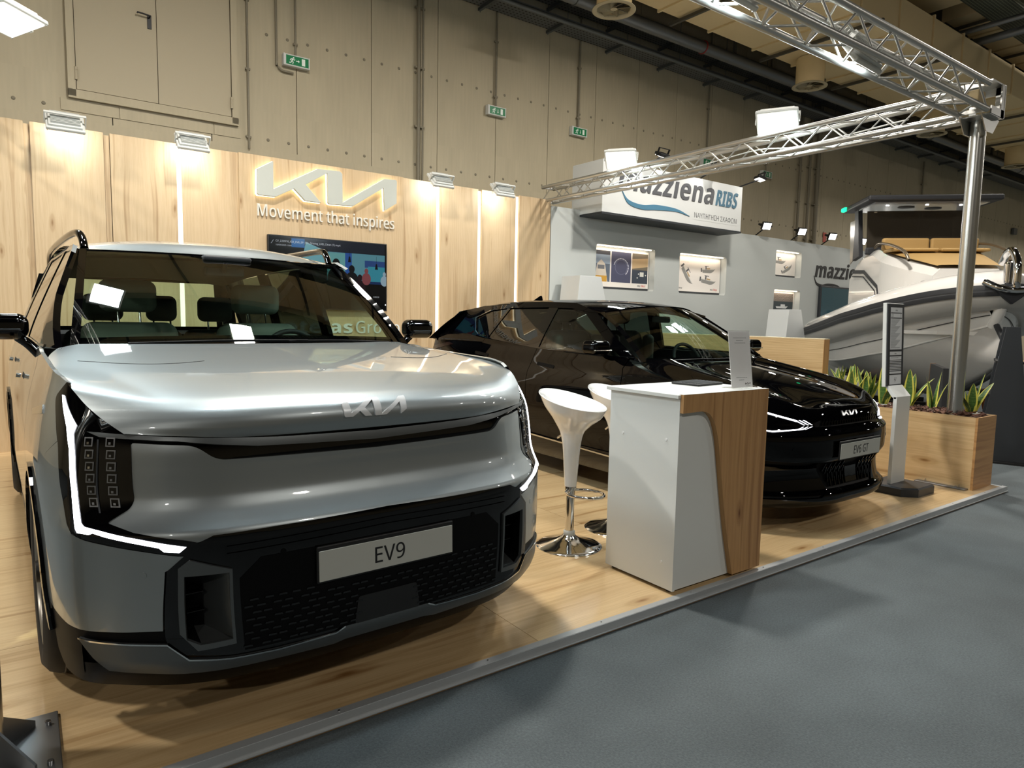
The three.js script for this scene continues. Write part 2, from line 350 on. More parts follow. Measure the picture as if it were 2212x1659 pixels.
solo('fire_notice', 'tiny red and white fire notice on the hall wall above the boat', 'notice', [rbox(0.14, 0.24, 0.01, 0.002)], std(0xb3402f, 0.5), [16.4, 3.52, HZ + 0.02]);
solo('wall_outlet_box', 'small grey box on the far hall wall behind the boat', 'box', [rbox(0.3, 0.22, 0.1, 0.02)], M.galv, [28.6, 4.75, HZ + 0.07]);
// cable trays on brackets along the wall
{
  const holes = dataTex(64, 64, (u, v) => { const d = Math.hypot((u - 0.5) * 1, (v - 0.5) * 1.4); const g = d < 0.24 ? 40 : 210; return [g, g, g]; });
  holes.repeat.set(14, 14); const tm = std(0x93979a, 0.5, 0.7, { map: holes });
  const tray = (y, z0, z1, label) => {
    const t = thing('cable_tray', label, 'cable tray', [18, y, (z0 + z1) / 2], 0, 'cable trays along the hall wall'); const w = z1 - z0;
    part('tray_floor', box(48, 0.006, w, 0, 0, 0), tm, t); part('side_rail', box(48, 0.07, 0.006, 0, 0.035, -w / 2), tm, t); part('side_rail', box(48, 0.07, 0.006, 0, 0.035, w / 2), tm, t);
  };
  tray(6.19, -9.3, -8.92, 'lower perforated steel cable tray against the hall wall'); tray(6.55, -9.25, -8.85, 'upper perforated steel cable tray above the other one');
  for (let k = -1; k < 15; k++) {
    const t = thing('tray_bracket', 'pair of steel bracket bars on hanger rods carrying both cable trays', 'bracket', [6.03 + 1.36 * k, 6.16, -9.08], 0, 'brackets of the cable trays');
    for (const y of [0, 0.36]) part('bar', box(0.045, 0.045, 0.56, 0, y, 0), M.galv, t);
    part('hanger_rod', cyl(0.006, 0.006, 2.44, 0, 1.16, 0.26, 6), M.galv, t); part('hanger_rod', cyl(0.006, 0.006, 0.5, 0, 0.2, -0.25, 6), M.galv, t);
  }
}
// pipe along the wall
{
  const t = thing('ceiling_pipe', 'long silver insulated pipe running above the cable trays', 'pipe', [18, 6.2, -8.2]);
  const c = new THREE.CylinderGeometry(0.1, 0.1, 50, 20); c.rotateZ(Math.PI / 2); part('pipe', c, M.pipe, t);
  for (let x = -20; x < 22; x += 3) { const r = new THREE.TorusGeometry(0.105, 0.012, 6, 20); r.rotateY(Math.PI / 2); r.translate(x, 0, 0); part('collar', r, x === -8 ? std(0x8e2420, 0.5) : M.galv, t); part('hanger', box(0.05, 2.3, 0.05, x + 0.9, 1.25, 0), M.ductBar, t); }
  const t2 = thing('ceiling_pipe', 'thin dark pipe under the insulated silver pipe', 'pipe', [18, 6.0, -8.55]); const c2 = new THREE.CylinderGeometry(0.035, 0.035, 50, 12); c2.rotateZ(Math.PI / 2); part('pipe', c2, M.galv, t2);
}
// ventilation ducts
function duct(label, x0, x1, y0, y1, z0, z1, axis = 'x', step = 1.25) {
  const t = thing('ventilation_duct', label, 'duct', [(x0 + x1) / 2, y0, (z0 + z1) / 2], 0, 'ventilation ducts under the hall ceiling'); const w = x1 - x0, h = y1 - y0, d = z1 - z0;
  const L = axis === 'x' ? w : d, n = Math.max(1, Math.round(L / step)), s = L / n;
  for (let k = 0; k < n; k++) part('duct_section', axis === 'x' ? rbox(s - 0.03, h, d, 0.02, -w / 2 + s * (k + 0.5), h / 2, 0, 1) : rbox(w, h, s - 0.03, 0.02, 0, h / 2, -d / 2 + s * (k + 0.5), 1), M.duct, t);
  for (let k = 0; k <= n; k++) part('flange', axis === 'x' ? box(0.035, h + 0.05, d + 0.05, -w / 2 + s * k, h / 2, 0) : box(w + 0.05, h + 0.05, 0.035, 0, h / 2, -d / 2 + s * k), M.duct, t);
  for (let k = 0; k < n; k += 2) part('support_bar', axis === 'x' ? box(0.05, 0.05, d + 0.3, -w / 2 + s * (k + 0.35), -0.055, 0) : box(w + 0.3, 0.05, 0.05, 0, -0.055, -d / 2 + s * (k + 0.35)), M.ductBar, t);
}
duct('long flat beige duct running along the hall wall above the round vents', -4, 42, 6.27, 6.85, -7.82, -5.88);
duct('higher beige duct crossing toward the hall above the corner of the truss', 12.0, 14.2, 7.25, 7.95, -6.9, -3.2, 'z', 1.2);
duct('upper beige duct running parallel to the long flat one', 15, 42, 7.35, 7.95, -6.4, -4.4);
duct('narrow beige duct close to the ceiling over the aisle', -6, 11.8, 7.45, 7.95, -4.9, -3.6);
{
  const mk = (x, label) => {
    const t = thing('ceiling_vent', label, 'vent', [x, 5.77, -7.4], 0, 'round vents hanging under the long duct');
    part('collar', cyl(0.25, 0.25, 0.5, 0, 0.24, 0, 32, true), M.duct, t);
    part('rim', lathe([[0.25, 0.03], [0.28, 0.012], [0.31, 0], [0.31, -0.012], [0.25, -0.012], [0.235, 0.02], [0.25, 0.03]], 40), std(0xbdb193, 0.6), t);
    const hub = part('hub', cyl(0.05, 0.03, 0.05, 0, 0.03, 0, 16), std(0xbdb193, 0.6), t);
    const b = new THREE.BoxGeometry(0.2, 0.006, 0.11); b.rotateX(0.6); b.translate(0.14, 0.03, 0);
    for (let k = 0; k < 8; k++) { const m = part('blade', b, std(0x8e856c, 0.6), t); m.rotation.y = k * Math.PI / 4; }
    part('back_plate', cyl(0.245, 0.245, 0.01, 0, 0.14, 0, 32), M.ceiling, t);
  };
  mk(7.05, 'round beige swirl vent nearest the exit signs'); mk(12.1, 'round beige swirl vent above the second truss floodlight'); mk(17.2, 'round beige swirl vent beside the top of the steel column'); mk(22.3, 'farthest round beige swirl vent along the hall');
}
// open mesh trays, beams and pipes high up
{
  const meshTex = dataTex(64, 64, (u, v) => { const g = (u * 4) % 1 < 0.3 || (v * 4) % 1 < 0.3 ? 200 : 70; return [g, g, g * 0.92]; }); meshTex.repeat.set(5, 5);
  const mm = std(0x8f9488, 0.6, 0.3, { map: meshTex });
  for (const [z, w, label] of [[-5.35, 0.55, 'wide mesh cable tray high above the truss corner'], [-4.3, 0.55, 'second mesh cable tray high above the truss corner']]) {
    const t = thing('mesh_cable_tray', label, 'cable tray', [16, 7.15, z]);
    part('tray_floor', box(50, 0.02, w), mm, t); part('side_rail', box(50, 0.09, 0.02, 0, 0.04, -w / 2), mm, t); part('side_rail', box(50, 0.09, 0.02, 0, 0.04, w / 2), mm, t);
    
  }
  for (let x = -12; x < 44; x += 3.1) { const t = solo('ceiling_beam', 'dark steel beam under the hall ceiling', 'beam', [box(0.18, 0.03, 27, 0, -0.2, 0), box(0.02, 0.4, 27, 0, 0, 0), box(0.18, 0.03, 27, 0, 0.2, 0)], M.ductBar, [x, 8.38, 4.3], 'steel beams under the ceiling'); }
  for (const [x, y, r, label] of [[14.9, 6.98, 0.05, 'grey pipe crossing over the aisle beside a thicker one'], [15.6, 6.98, 0.075, 'thicker grey pipe crossing over the aisle']]) { const g = new THREE.CylinderGeometry(r, r, 12, 14); g.rotateX(Math.PI / 2); solo('crossing_pipe', label, 'pipe', g, M.pipe, [x, y, -1.5]); }
}
// hall lamps
{
  const lampGeo = [cyl(0.26, 0.2, 0.16, 0, 0.1, 0, 24), cyl(0.09, 0.09, 0.2, 0, 0.26, 0, 16)];
  const lens = new THREE.CylinderGeometry(0.24, 0.24, 0.012, 24);
  const hallLens = new THREE.MeshStandardMaterial({ color: 0xffffff, emissive: 0xfff4e2, emissiveIntensity: 12 });
  const spots = []; for (const x of [-10, -4, 2, 8]) spots.push([x, 6.0, -4.6]); for (const x of [14, 20, 26, 32, 38]) spots.push([x, 7.75, -3]); for (const x of [-8, 4, 16, 28, 40]) spots.push([x, 7.75, 6.5]);
  for (const [x, y, z] of spots) {
    const t = thing('hall_lamp', z < 0 ? 'bell shaped hall lamp hanging over the row of stands' : 'bell shaped hall lamp hanging over the aisle behind the viewer', 'lamp', [x, y, z], 0, z < 0 ? 'hall lamps over the stands' : 'hall lamps over the aisles');
    part('housing', lampGeo, M.galv, t); part('lamp_lens', lens, hallLens, t); part('suspension_rod', cyl(0.008, 0.008, 8.3 - y, 0, (8.3 - y) / 2 + 0.3, 0, 6), M.galv, t);
    const h = new THREE.Group(); h.name = 'lamp_light'; h.position.y = -0.012; h.rotation.x = Math.PI / 2; t.add(h); areaLight(h, 0.44, 0.44, HALL, 0xfff8ee);
  }
}

// ---------------------------------------------------------------- the stand: platform, wall, truss
{
  const f = struct('floor_platform', span(-0.6, 6.82, CARPET, -0.012, -8.3, -2.15), M.ductBar, 'oak laminate platform of the car stand');
  const zs = [-8.3, -7.05, -5.8, -4.55, -3.3, -2.135];
  for (let j = 0; j < 5; j++) {
    const xs = j % 2 ? [-0.6, 0.5, 3.0, 5.5, 6.815] : [-0.6, 1.735, 4.235, 6.815];
    for (let i = 0; i < xs.length - 1; i++) part('floor_board', shift(span(xs[i] + 0.0012, xs[i + 1] - 0.0012, -0.014, 0, zs[j] + 0.0012, zs[j + 1] - 0.0012), rr(0, 3), rr(0, 2)), M.floorWood, f);
  }
}
{
  const t = thing('edge_profile', 'aluminium edge strip along the front of the wooden platform', 'edge strip', [3.1, 0, -2.137]);
  part('top_flange', box(7.5, 0.003, 0.035, 0, 0.0015, 0.0), M.edge, t); part('front_face', box(7.5, 0.036, 0.004, 0, -0.0165, 0.018), M.edge, t); part('foot_lip', box(7.5, 0.003, 0.012, 0, -0.034, 0.024), M.edge, t);
  for (let x = -3.5; x < 3.7; x += 0.62) part('screw', cyl(0.004, 0.004, 0.004, x, 0.004, 0.0, 8), M.chrome, t);
  part('chipboard_edge', box(7.4, 0.008, 0.01, 0, -0.038, 0.02), M.deskEdge, t);
}
solo('edge_profile', 'aluminium edge strip along the side of the platform beside the planter', 'edge strip', [box(0.035, 0.003, 6.1, 0, 0.0015, 0), box(0.004, 0.036, 6.1, 0.018, -0.0165, 0)], M.edge, [6.81, 0, -5.2]);
{
  const w = struct('wall_stand', span(-1.2, 6.46, 0, 3.1, -8.16, -8.06), M.wallWood, 'oak clad back wall of the car stand with light strips between its panels');
  const panels = [[-1.2, 0.1], [0.15, 0.745], [0.802, 1.402], [1.452, 2.02], [4.02, 4.522], [4.586, 5.18], [5.242, 5.822], [5.888, 6.463]];
  panels.forEach(([a, b], i) => part('wall_panel', shift(span(a, b, 0, 3.12, -8.06, -8.0, 'y'), i * 0.7, i * 0.37), M.wallWood, w));
  part('feature_panel', shift(span(2.02, 4.02, 0, 3.12, -8.06, -7.96, 'y'), 0.3, 0.9), M.wallWood, w, 'wider oak panel standing proud behind the logo');
  const strip = (x, lit) => {
    const t = thing(lit ? 'light_strip' : 'wood_strip', lit ? 'white glowing light strip between two oak wall panels' : 'unlit strip of pale wood between two oak wall panels', lit ? 'light strip' : 'wood strip', [x, 0, -8.035], 0, lit ? 'white light strips of the wall' : 'pale wood strips of the wall');
    part('diffuser', box(0.048, 3.1, 0.03, 0, 1.55, 0, 'y'), lit ? M.stripWhite : M.stripWarm, t);
  };
  M.stripWhite = new THREE.MeshStandardMaterial({ color: 0xffffff, roughness: 0.4, emissive: 0xfff3dd, emissiveIntensity: 1.5 });
  M.stripWarm = new THREE.MeshStandardMaterial({ color: 0xffffff, roughness: 0.4, map: wallWood });
  strip(0.125, 0); strip(0.773, 0); strip(1.427, 1); strip(4.554, 1); strip(5.211, 1); strip(5.855, 1);
}
// floodlights -------------------------------------------------
function flood(label, pos, target, L, group, w = 0.3, h = 0.22, arm) {
  const t = thing('floodlight', label, 'floodlight', pos, 0, group); t.lookAt(...target);
  part('housing', [rbox(w + 0.05, h + 0.05, 0.035, 0.012, 0, 0, -0.02), rbox(w + 0.01, h + 0.01, 0.03, 0.008, 0, 0, -0.045)], M.softWhite, t);
  for (let k = 0; k < 9; k++) part('cooling_fin', box(w * 0.9, 0.006, 0.028, 0, -h / 2 + 0.015 + k * (h - 0.03) / 8, -0.07), M.softWhite, t);
  part('lamp_lens', box(w, h, 0.006, 0, 0, 0.0), M.lamp, t);
  part('bracket', [box(0.008, 0.03, 0.11, -w / 2 - 0.032, 0, -0.06), box(0.008, 0.03, 0.11, w / 2 + 0.032, 0, -0.06), box(w + 0.07, 0.03, 0.008, 0, 0, -0.115)], M.softWhite, t);
  for (const [x, y] of [[-1, -1], [1, -1], [-1, 1], [1, 1]]) part('screw', cyl(0.005, 0.005, 0.006, x * (w / 2 + 0.012), y * (h / 2 + 0.012), 0.0, 8).rotateX(0), M.alu, t);
  const g = new THREE.Group(); g.name = 'lamp_light'; g.position.z = 0.012; t.add(g); areaLight(g, w, h, L);
  if (arm) { const a = thing('lamp_arm', arm, 'bracket', [0, 0, 0]); part('arm', rod([pos[0], pos[1] + 0.03, pos[2] - 0.04], [pos[0], 3.1, -8.02], 0.012), M.softWhite, a); }
  return t;
}
flood('white wall washer floodlight between the two pale wood strips', [0.42, 3.08, -7.76], [0.42, 2.84, -7.99], WALLFLOOD, 'wall washer floodlights', 0.26, 0.2, 'arm of the wall washer between the two pale wood strips');
flood('white wall washer floodlight beside the white strip next to the logo', [1.51, 3.08, -7.76], [1.51, 2.84, -7.99], WALLFLOOD, 'wall washer floodlights', 0.26, 0.2, 'arm of the wall washer beside the logo panel');
flood('white wall washer floodlight on the far side of the logo panel', [4.44, 3.08, -7.76], [4.44, 2.84, -7.99], WALLFLOOD, 'wall washer floodlights', 0.26, 0.2, 'arm of the wall washer on the far side of the logo');
flood('white wall washer floodlight at the last light strips near the truss end', [5.41, 3.08, -7.76], [5.41, 2.84, -7.99], WALLFLOOD, 'wall washer floodlights', 0.26, 0.2, 'arm of the wall washer near the truss end');
flood('white floodlight on top of the side truss near the sign box', [6.4, 3.43, -6.5], [5.0, 0.6, -5.4], FLOOD, 'truss floodlights', 0.36, 0.27);
flood('white floodlight on top of the side truss nearer the steel column', [6.4, 3.42, -4.25], [5.0, 0.5, -3.5], FLOOD, 'truss floodlights', 0.36, 0.27);
flood('white floodlight hanging inside the front truss toward the steel column', [4.6, 3.17, -2.5], [4.4, 1.0, -5.6], FLOOD, 'truss floodlights', 0.32, 0.24);
flood('white floodlight hanging inside the front truss above the counter', [3.2, 3.2, -2.5], [3.0, 1.0, -5.6], FLOOD, 'truss floodlights', 0.32, 0.24);
flood('white floodlight of the front truss above the silver car', [1.75, 3.2, -2.5], [1.5, 0.6, -4.2], FLOOD, 'truss floodlights', 0.32, 0.24);
flood('white floodlight of the front truss over the end of the silver car nose', [0.45, 3.2, -2.5], [0.7, 0.6, -4.2], FLOOD, 'truss floodlights', 0.32, 0.24);
flood('white floodlight hanging over the rear of the silver car', [0.02, 3.4, -6.2], [0.7, 0.4, -5.6], FLOOD, 'truss floodlights', 0.36, 0.27);
flood('white floodlight hanging over the bonnet of the silver car', [0.12, 3.4, -4.6], [1.3, 0.8, -4.0], FLOOD, 'truss floodlights', 0.36, 0.27);
// truss --------------------------------------------------------
const TY0 = 3.11, TY1 = 3.31;
function truss(label, ax, from, to, c) {
  const t = thing('lighting_truss', label, 'truss', [0, 0, 0]); const L = to - from, s = 0.105;
  const P = (a, b, y) => ax === 'x' ? [a, y, c + b] : [c + b, y, a];
  for (const b of [-s, s]) for (const y of [TY0, TY1]) part('chord', rod(P(from, b, y), P(to, b, y), 0.025, 16), M.alu, t);
  const n = Math.round(L / 0.46), d = L / n;
  const face = (f) => { for (let k = 0; k < n; k++) { const a = from + d * k; part('brace', [rod(f(a, 0), f(a + d / 2, 1), 0.0085, 8), rod(f(a + d / 2, 1), f(a + d, 0), 0.0085, 8)], M.alu, t); } };
  face((a, q) => P(a, s, q ? TY1 : TY0)); face((a, q) => P(a, -s, q ? TY1 : TY0)); face((a, q) => P(a, q ? s : -s, TY0)); face((a, q) => P(a, q ? -s : s, TY1));
  for (const a of [from, to]) part('end_plate', ax === 'x' ? [box(0.02, 0.03, 2 * s, a, TY0, c), box(0.02, 0.03, 2 * s, a, TY1, c)] : [box(2 * s, 0.03, 0.02, c, TY0, a), box(2 * s, 0.03, 0.02, c, TY1, a)], M.alu, t);
  return t;
}
truss('silver box truss along the side of the stand, resting on the oak wall', 'z', -8.12, -2.58, 6.5);
truss('silver box truss along the side of the stand over the rear of the silver car', 'z', -8.12, -2.58, -0.32);
truss('silver box truss along the front of the stand above the aisle', 'x', -0.02, 6.35, -2.44);
{
  const t = thing('truss_corner', 'aluminium corner box joining the two trusses on top of the column', 'truss corner', [6.5, 3.08, -2.44]);
  for (const y of [0, 0.26]) part('corner_plate', box(0.25, 0.012, 0.25, 0, y, 0), M.alu, t);
  part('side_plate', box(0.012, 0.07, 0.26, 0.125, 0.03, 0), M.alu, t); part('side_plate', box(0.012, 0.07, 0.26, 0.125, 0.23, 0), M.alu, t); part('side_plate', box(0.012, 0.26, 0.07, 0.125, 0.13, 0.1), M.alu, t); part('side_plate', box(0.012, 0.26, 0.05, 0.125, 0.13, -0.1), M.alu, t);
  part('front_plate', box(0.25, 0.06, 0.012, 0, 0.03, 0.125), M.alu, t); part('front_plate', box(0.06, 0.26, 0.012, 0.095, 0.13, 0.125), M.alu, t);
  part('gusset', [extr([[-0.18, 0], [0.18, 0], [0.07, -0.12], [-0.07, -0.12]], 0.008).translate(0, 0, 0.075), extr([[-0.18, 0], [0.18, 0], [0.07, -0.12], [-0.07, -0.12]], 0.008).translate(0, 0, -0.083)], M.alu, t);
  for (const x of [-0.08, 0, 0.08]) part('bolt', cyl(0.008, 0.008, 0.016, x, -0.012, 0.05, 8), M.chrome, t);
  part('ballast_box', rbox(0.14, 0.1, 0.1, 0.01, -0.16, 0.13, 0.02), std(0x9b8a66, 0.7), t); part('cable', tube([[-0.3, 0.2, 0.1], [-0.2, 0.26, 0.05], [-0.1, 0.18, 0.02], [-0.2, 0.15, -0.03], [-0.28, 0.22, -0.02]], 0.006, 40, 6), M.softWhite, t);
}
solo('truss_cable', 'pale power cable lying along the front truss', 'cable', tube([[3.2, 3.14, -2.4], [3.6, 3.2, -2.36], [4.0, 3.14, -2.42], [4.3, 3.26, -2.4], [4.7, 3.15, -2.45], [5.2, 3.2, -2.38], [5.6, 3.14, -2.44], [6.2, 3.2, -2.42]], 0.008, 90, 6), M.softWhite, [0, 0, 0]);
solo('truss_cable', 'pale power cable lying along the side truss', 'cable', tube([[6.45, 3.14, -6.9], [6.5, 3.2, -6.4], [6.47, 3.15, -5.6], [6.52, 3.22, -4.6], [6.46, 3.15, -4.0], [6.5, 3.2, -3.0]], 0.007, 90, 6), M.softWhite, [0, 0, 0]);
function column(label, x, z, base) {
  const t = thing('steel_column', label, 'column', [x, 0, z]);
  part('pole', cyl(0.06, 0.06, 3.07, 0, 1.535 + 0.012, 0, 40), M.steel, t);
  part('base_plate', rbox(0.4, 0.012, 0.4, 0.003, 0, 0.006, 0), M.aluDull, t);
  for (let k = 0; k < 4; k++) { const g = extr([[0.055, 0], [0.19, 0], [0.19, 0.02], [0.065, 0.11], [0.055, 0.11]], 0.008).translate(0, 0.012, -0.004); const m = part('rib', g, M.aluDull, t); m.rotation.y = Math.PI / 4 + k * Math.PI / 2; }
  for (const [a, b] of [[1, 1], [1, -1], [-1, 1], [-1, -1]]) part('bolt', cyl(0.009, 0.009, 0.014, a * 0.17, 0.019, b * 0.12, 8), M.chrome, t);
}
column('polished steel column standing in the planter under the truss corner', 6.55, -2.46);
column('steel column with ribbed base plate at the front corner beside the silver car', -0.15, -2.46);
// logo, slogan, screen -----------------------------------------
const LOGO = [[2.35, 3.036], [2.349, 2.734], [2.854, 3.023], [3.12, 3.031], [3.15, 3.005], [3.154, 2.674], [3.693, 3.022], [3.841, 3.027], [3.856, 3.011], [3.852, 2.742], [3.693, 2.639], [3.677, 2.909], [3.282, 2.648], [2.991, 2.639], [2.974, 2.654], [2.968, 2.989], [2.715, 2.828], [2.889, 2.644], [2.704, 2.645], [2.579, 2.765], [2.375, 2.651], [2.188, 2.65], [2.172, 2.668], [2.177, 2.929]].map(([x, y]) => [(x - 3.014) / 1.684, (y - 2.835) / 1.684]);
const logoShape = (w) => LOGO.map(([x, y]) => [x * w, y * w]);
{
  const t = thing('logo_sign', 'large white three letter logo with glowing edges on the oak wall', 'sign', [3.04, 2.86, -7.96]);
  part('letters', extr(logoShape(1.7), 0.03, 0.004).translate(0, 0, 0.05), std(0xb9bcb4, 0.5), t);
  part('glow_edge_light', extr(logoShape(1.712), 0.035).translate(0, 0, 0.012), new THREE.MeshStandardMaterial({ color: 0xffffff, emissive: 0xfff0c8, emissiveIntensity: 3.2 }), t);
}
const font = await new FontLoader().loadAsync('fonts/droid/droid_sans_regular.typeface.json');
const fontB = await new FontLoader().loadAsync('fonts/droid/droid_sans_bold.typeface.json');
function letters(t, text, f, size, depth, mat, width) {
  let x = 0; const res = f.data.resolution, gs = [];
  for (const ch of text) { const g = f.data.glyphs[ch] || f.data.glyphs['?']; if (ch !== ' ') gs.push([ch, x]); x += g.ha * size / res; }
  const k = width ? width / x : 1;
  for (const [ch, px] of gs) { const g = new TextGeometry(ch, { font: f, size, depth, curveSegments: 6, bevelEnabled: false }); g.scale(k, 1, 1); g.translate(px * k, 0, 0); part('letter', g, mat, t); }
  return x * k;
}
{
  const t = thing('slogan_sign', 'white raised slogan lettering under the big logo', 'sign', [2.19, 2.455, -7.96]);
  letters(t, 'Movement that inspires', font, 0.135, 0.028, std(0xd9d6cc, 0.5), 1.7);
  const g = thing('dealer_sign', 'white raised dealer name on the oak wall under the screen', 'sign', [2.36, 1.145, -7.96]);
  letters(g, 'totelas', fontB, 0.15, 0.012, M.signWhite, 0.98);
  const h = new THREE.Group(); h.name = 'thin_word'; h.position.x = 1.0; g.add(h); letters(h, 'Group', font, 0.15, 0.012, M.signWhite, 0.62);
}
{
  const tex = canvasTex(1024, 576, (g, w, h) => {
    g.fillStyle = '#07080c'; g.fillRect(0, 0, w, h);
    g.fillStyle = '#1f2430'; g.beginPath(); g.moveTo(200, 0); g.lineTo(1010, 0); g.lineTo(1010, 90); g.lineTo(480, 95); g.fill();
    g.fillStyle = '#5d95a3'; g.fillRect(480, 95, 530, 240); g.fillStyle = '#6aa8a8'; g.fillRect(500, 100, 180, 210); g.fillStyle = '#2b57a0'; g.fillRect(640, 95, 60, 230); g.fillStyle = '#2e4d86'; g.fillRect(820, 150, 190, 60); g.fillStyle = '#3b93a6'; g.fillRect(850, 200, 160, 130); g.fillStyle = '#2c6fae'; g.fillRect(180, 10, 110, 70); g.fillStyle = '#75b3bd'; g.beginPath(); g.moveTo(300, 30); g.lineTo(480, 95); g.lineTo(480, 190); g.lineTo(260, 200); g.fill();
    g.fillStyle = '#16325e'; g.fillRect(560, 330, 450, 26); g.fillStyle = '#05060a'; g.fillRect(540, 352, 470, 200);
    const man = (x, y, s, c) => { g.fillStyle = c; g.beginPath(); g.ellipse(x, y, 22 * s, 28 * s, 0, 0, 7); g.fill(); g.beginPath(); g.ellipse(x, y + 86 * s, 52 * s, 66 * s, 0, 0, 7); g.fill(); };
    man(560, 190, 1.5, '#0d0f14'); man(700, 230, 1.2, '#101218'); man(775, 300, 1.0, '#23141c'); man(835, 240, 0.8, '#8a4a4f'); man(1006, 260, 0.7, '#9db6c4');
    g.fillStyle = '#0c0e14'; g.beginPath(); g.ellipse(470, 88, 20, 16, 0, 0, 7); g.fill(); g.fillRect(468, 50, 4, 30); for (const [x, y] of [[680, 150], [930, 200]]) { g.beginPath(); g.moveTo(x - 6, y - 26); g.lineTo(x + 6, y - 26); g.lineTo(x + 14, y + 22); g.lineTo(x - 14, y + 22); g.fill(); g.fillRect(x - 1, y - 90, 2, 66); }
    g.fillStyle = '#e8ecf0'; g.font = '22px sans-serif'; g.fillText('CV_220916_KIA_EV6_EP_50s_Driving_LHD_Clean (1).mp4', 52, 46); g.font = '17px sans-serif'; g.fillText('16/09/2025', 52, 76); g.fillText('0:09', 148, 76); g.fillText('0:00:50', 900, 468);
    g.strokeStyle = '#e8ecf0'; g.lineWidth = 3; g.beginPath(); g.moveTo(16, 62); g.lineTo(36, 32); g.stroke();
  });
  const t = thing('wall_screen', 'large black television on the oak wall showing people in a blue hall', 'television', [3.035, 1.84, -7.96]);
  part('bezel', rbox(1.46, 0.835, 0.05, 0.006, 0, 0, 0.035), M.black, t);
  part('screen', new THREE.PlaneGeometry(1.44, 0.812).translate(0, 0, 0.0608), new THREE.MeshStandardMaterial({ color: 0x050505, roughness: 0.15, emissive: 0xffffff, emissiveMap: tex, emissiveIntensity: 0.6 }), t);
  part('indicator_light', new THREE.SphereGeometry(0.006, 8, 6).translate(0.71, -0.34, 0.061), new THREE.MeshStandardMaterial({ color: 0xffffff, emissive: 0xdfe8ff, emissiveIntensity: 6 }), t);
}

// ---------------------------------------------------------------- furniture of the stand
{ // counter
  const t = thing('reception_counter', 'white counter with an oak front panel cut in a sweeping curve', 'counter', [2.592, 0, -2.146]);   // origin: front left bottom corner
  const W = 0.70, D = 0.5, H = 1.01;
  part('side_panel', span(0.0, 0.018, 0.018, H - 0.02, -D, -0.035), M.white, t); part('side_panel', span(W - 0.018, W, 0.018, H - 0.02, -D, -0.035), M.white, t);
  part('front_panel', span(0.0, W - 0.02, 0.018, H - 0.02, -0.045, -0.028), M.white, t);
  part('edge_post', span(-0.002, 0.016, 0.018, H - 0.02, -0.05, -0.02), M.white, t);
  part('shelf', span(0.02, W - 0.02, 0.5, 0.52, -D + 0.05, -0.05), M.white, t); part('floor_panel', span(0.02, W - 0.02, 0.02, 0.04, -D + 0.02, -0.05), M.white, t);
  part('worktop', rbox(W + 0.02, 0.02, D + 0.0, 0.003, W / 2 - 0.008, H - 0.008, -D / 2 - 0.018), M.white, t);
  const c = [[0, 0.922], [0.13, 0.924], ...crom([[0.15, 0.924], [0.205, 0.905], [0.25, 0.85], [0.285, 0.75], [0.32, 0.58], [0.38, 0.3], [0.455, 0.018]], 8), [W, 0.018], [W, 1.013], [0, 1.013]];
  part('oak_front', uvm(extr(c, 0.028).translate(0, 0, -0.028), 'y'), M.deskWood, t, 'oak front panel with a curved cut');
  part('cap_strip', span(0.0, W, 1.013, 1.0145, -0.028, 0.0), M.white, t);
  for (const [y, z] of [[0.78, -0.1], [0.77, -0.4], [0.15, -0.1]]) part('screw_cap', cyl(0.007, 0.007, 0.003, 0, 0, 0, 12).rotateZ(Math.PI / 2).translate(-0.001, y, z), M.whiteGloss, t);
  for (const [x, z] of [[0.04, -0.07], [W - 0.05, -0.07], [0.04, -D + 0.04], [W - 0.05, -D + 0.04]]) part('foot', cyl(0.02, 0.02, 0.02, x, 0.01, z, 12), M.black, t);
  part('plinth', span(0.03, W - 0.03, 0.0, 0.018, -D + 0.03, -0.06), M.black, t);
}
{
  const t = thing('tablet_computer', 'flat black tablet in a ribbed case lying on the counter', 'tablet', [3.13, 1.013, -2.5], 0.1);
  part('case', rbox(0.25, 0.012, 0.18, 0.004, 0, 0.006, 0), M.black, t);
  for (let k = 0; k < 7; k++) part('rib', box(0.22, 0.003, 0.01, 0, 0.0135, -0.07 + k * 0.023), M.darkGrey, t);
}
{
  const tex = canvasTex(360, 620, (g, w, h) => {
    g.fillStyle = '#f2f3f4'; g.fillRect(0, 0, w, h); g.fillStyle = '#9a9da0';
    for (const [y, a] of [[70, 210], [98, 110], [126, 170], [508, 180], [536, 90]]) for (let x = w / 2 - a / 2; x < w / 2 + a / 2;) { const l = 8 + ((x * 7 + y) % 17); g.fillRect(x, y, l, 7); x += l + 5; }
    g.fillStyle = '#16181a'; g.beginPath(); LOGO.forEach(([x, y], i) => g[i ? 'lineTo' : 'moveTo'](280 + x * 92, 580 - y * 92)); g.fill(); g.fillStyle = '#8a8d90'; g.fillRect(240, 606, 80, 3);
  });
  const t = thing('sign_holder', 'clear tabletop holder with a white printed notice on the counter', 'sign holder', [3.165, 1.013, -2.225], -0.06);
  const lean = new THREE.Group(); lean.name = 'leaning_panel'; lean.rotation.x = -0.14; t.add(lean);
  part('notice', box(0.172, 0.305, 0.0015, 0, 0.158, 0.0), [M.white, M.white, M.white, M.white, std(0xffffff, 0.5, 0, { map: tex }), M.white], lean);
  notUV(lean.children[0]);
  const clear = phys(0xffffff, 0.02, 0, { transmission: 1, thickness: 0, ior: 1.49 });
  part('front_sheet', box(0.176, 0.315, 0.0015, 0, 0.158, 0.0022), clear, lean); part('back_sheet', box(0.176, 0.315, 0.0015, 0, 0.158, -0.0022), clear, lean);
  part('foot', box(0.176, 0.003, 0.09, 0, 0.0015, -0.03), clear, t);
}
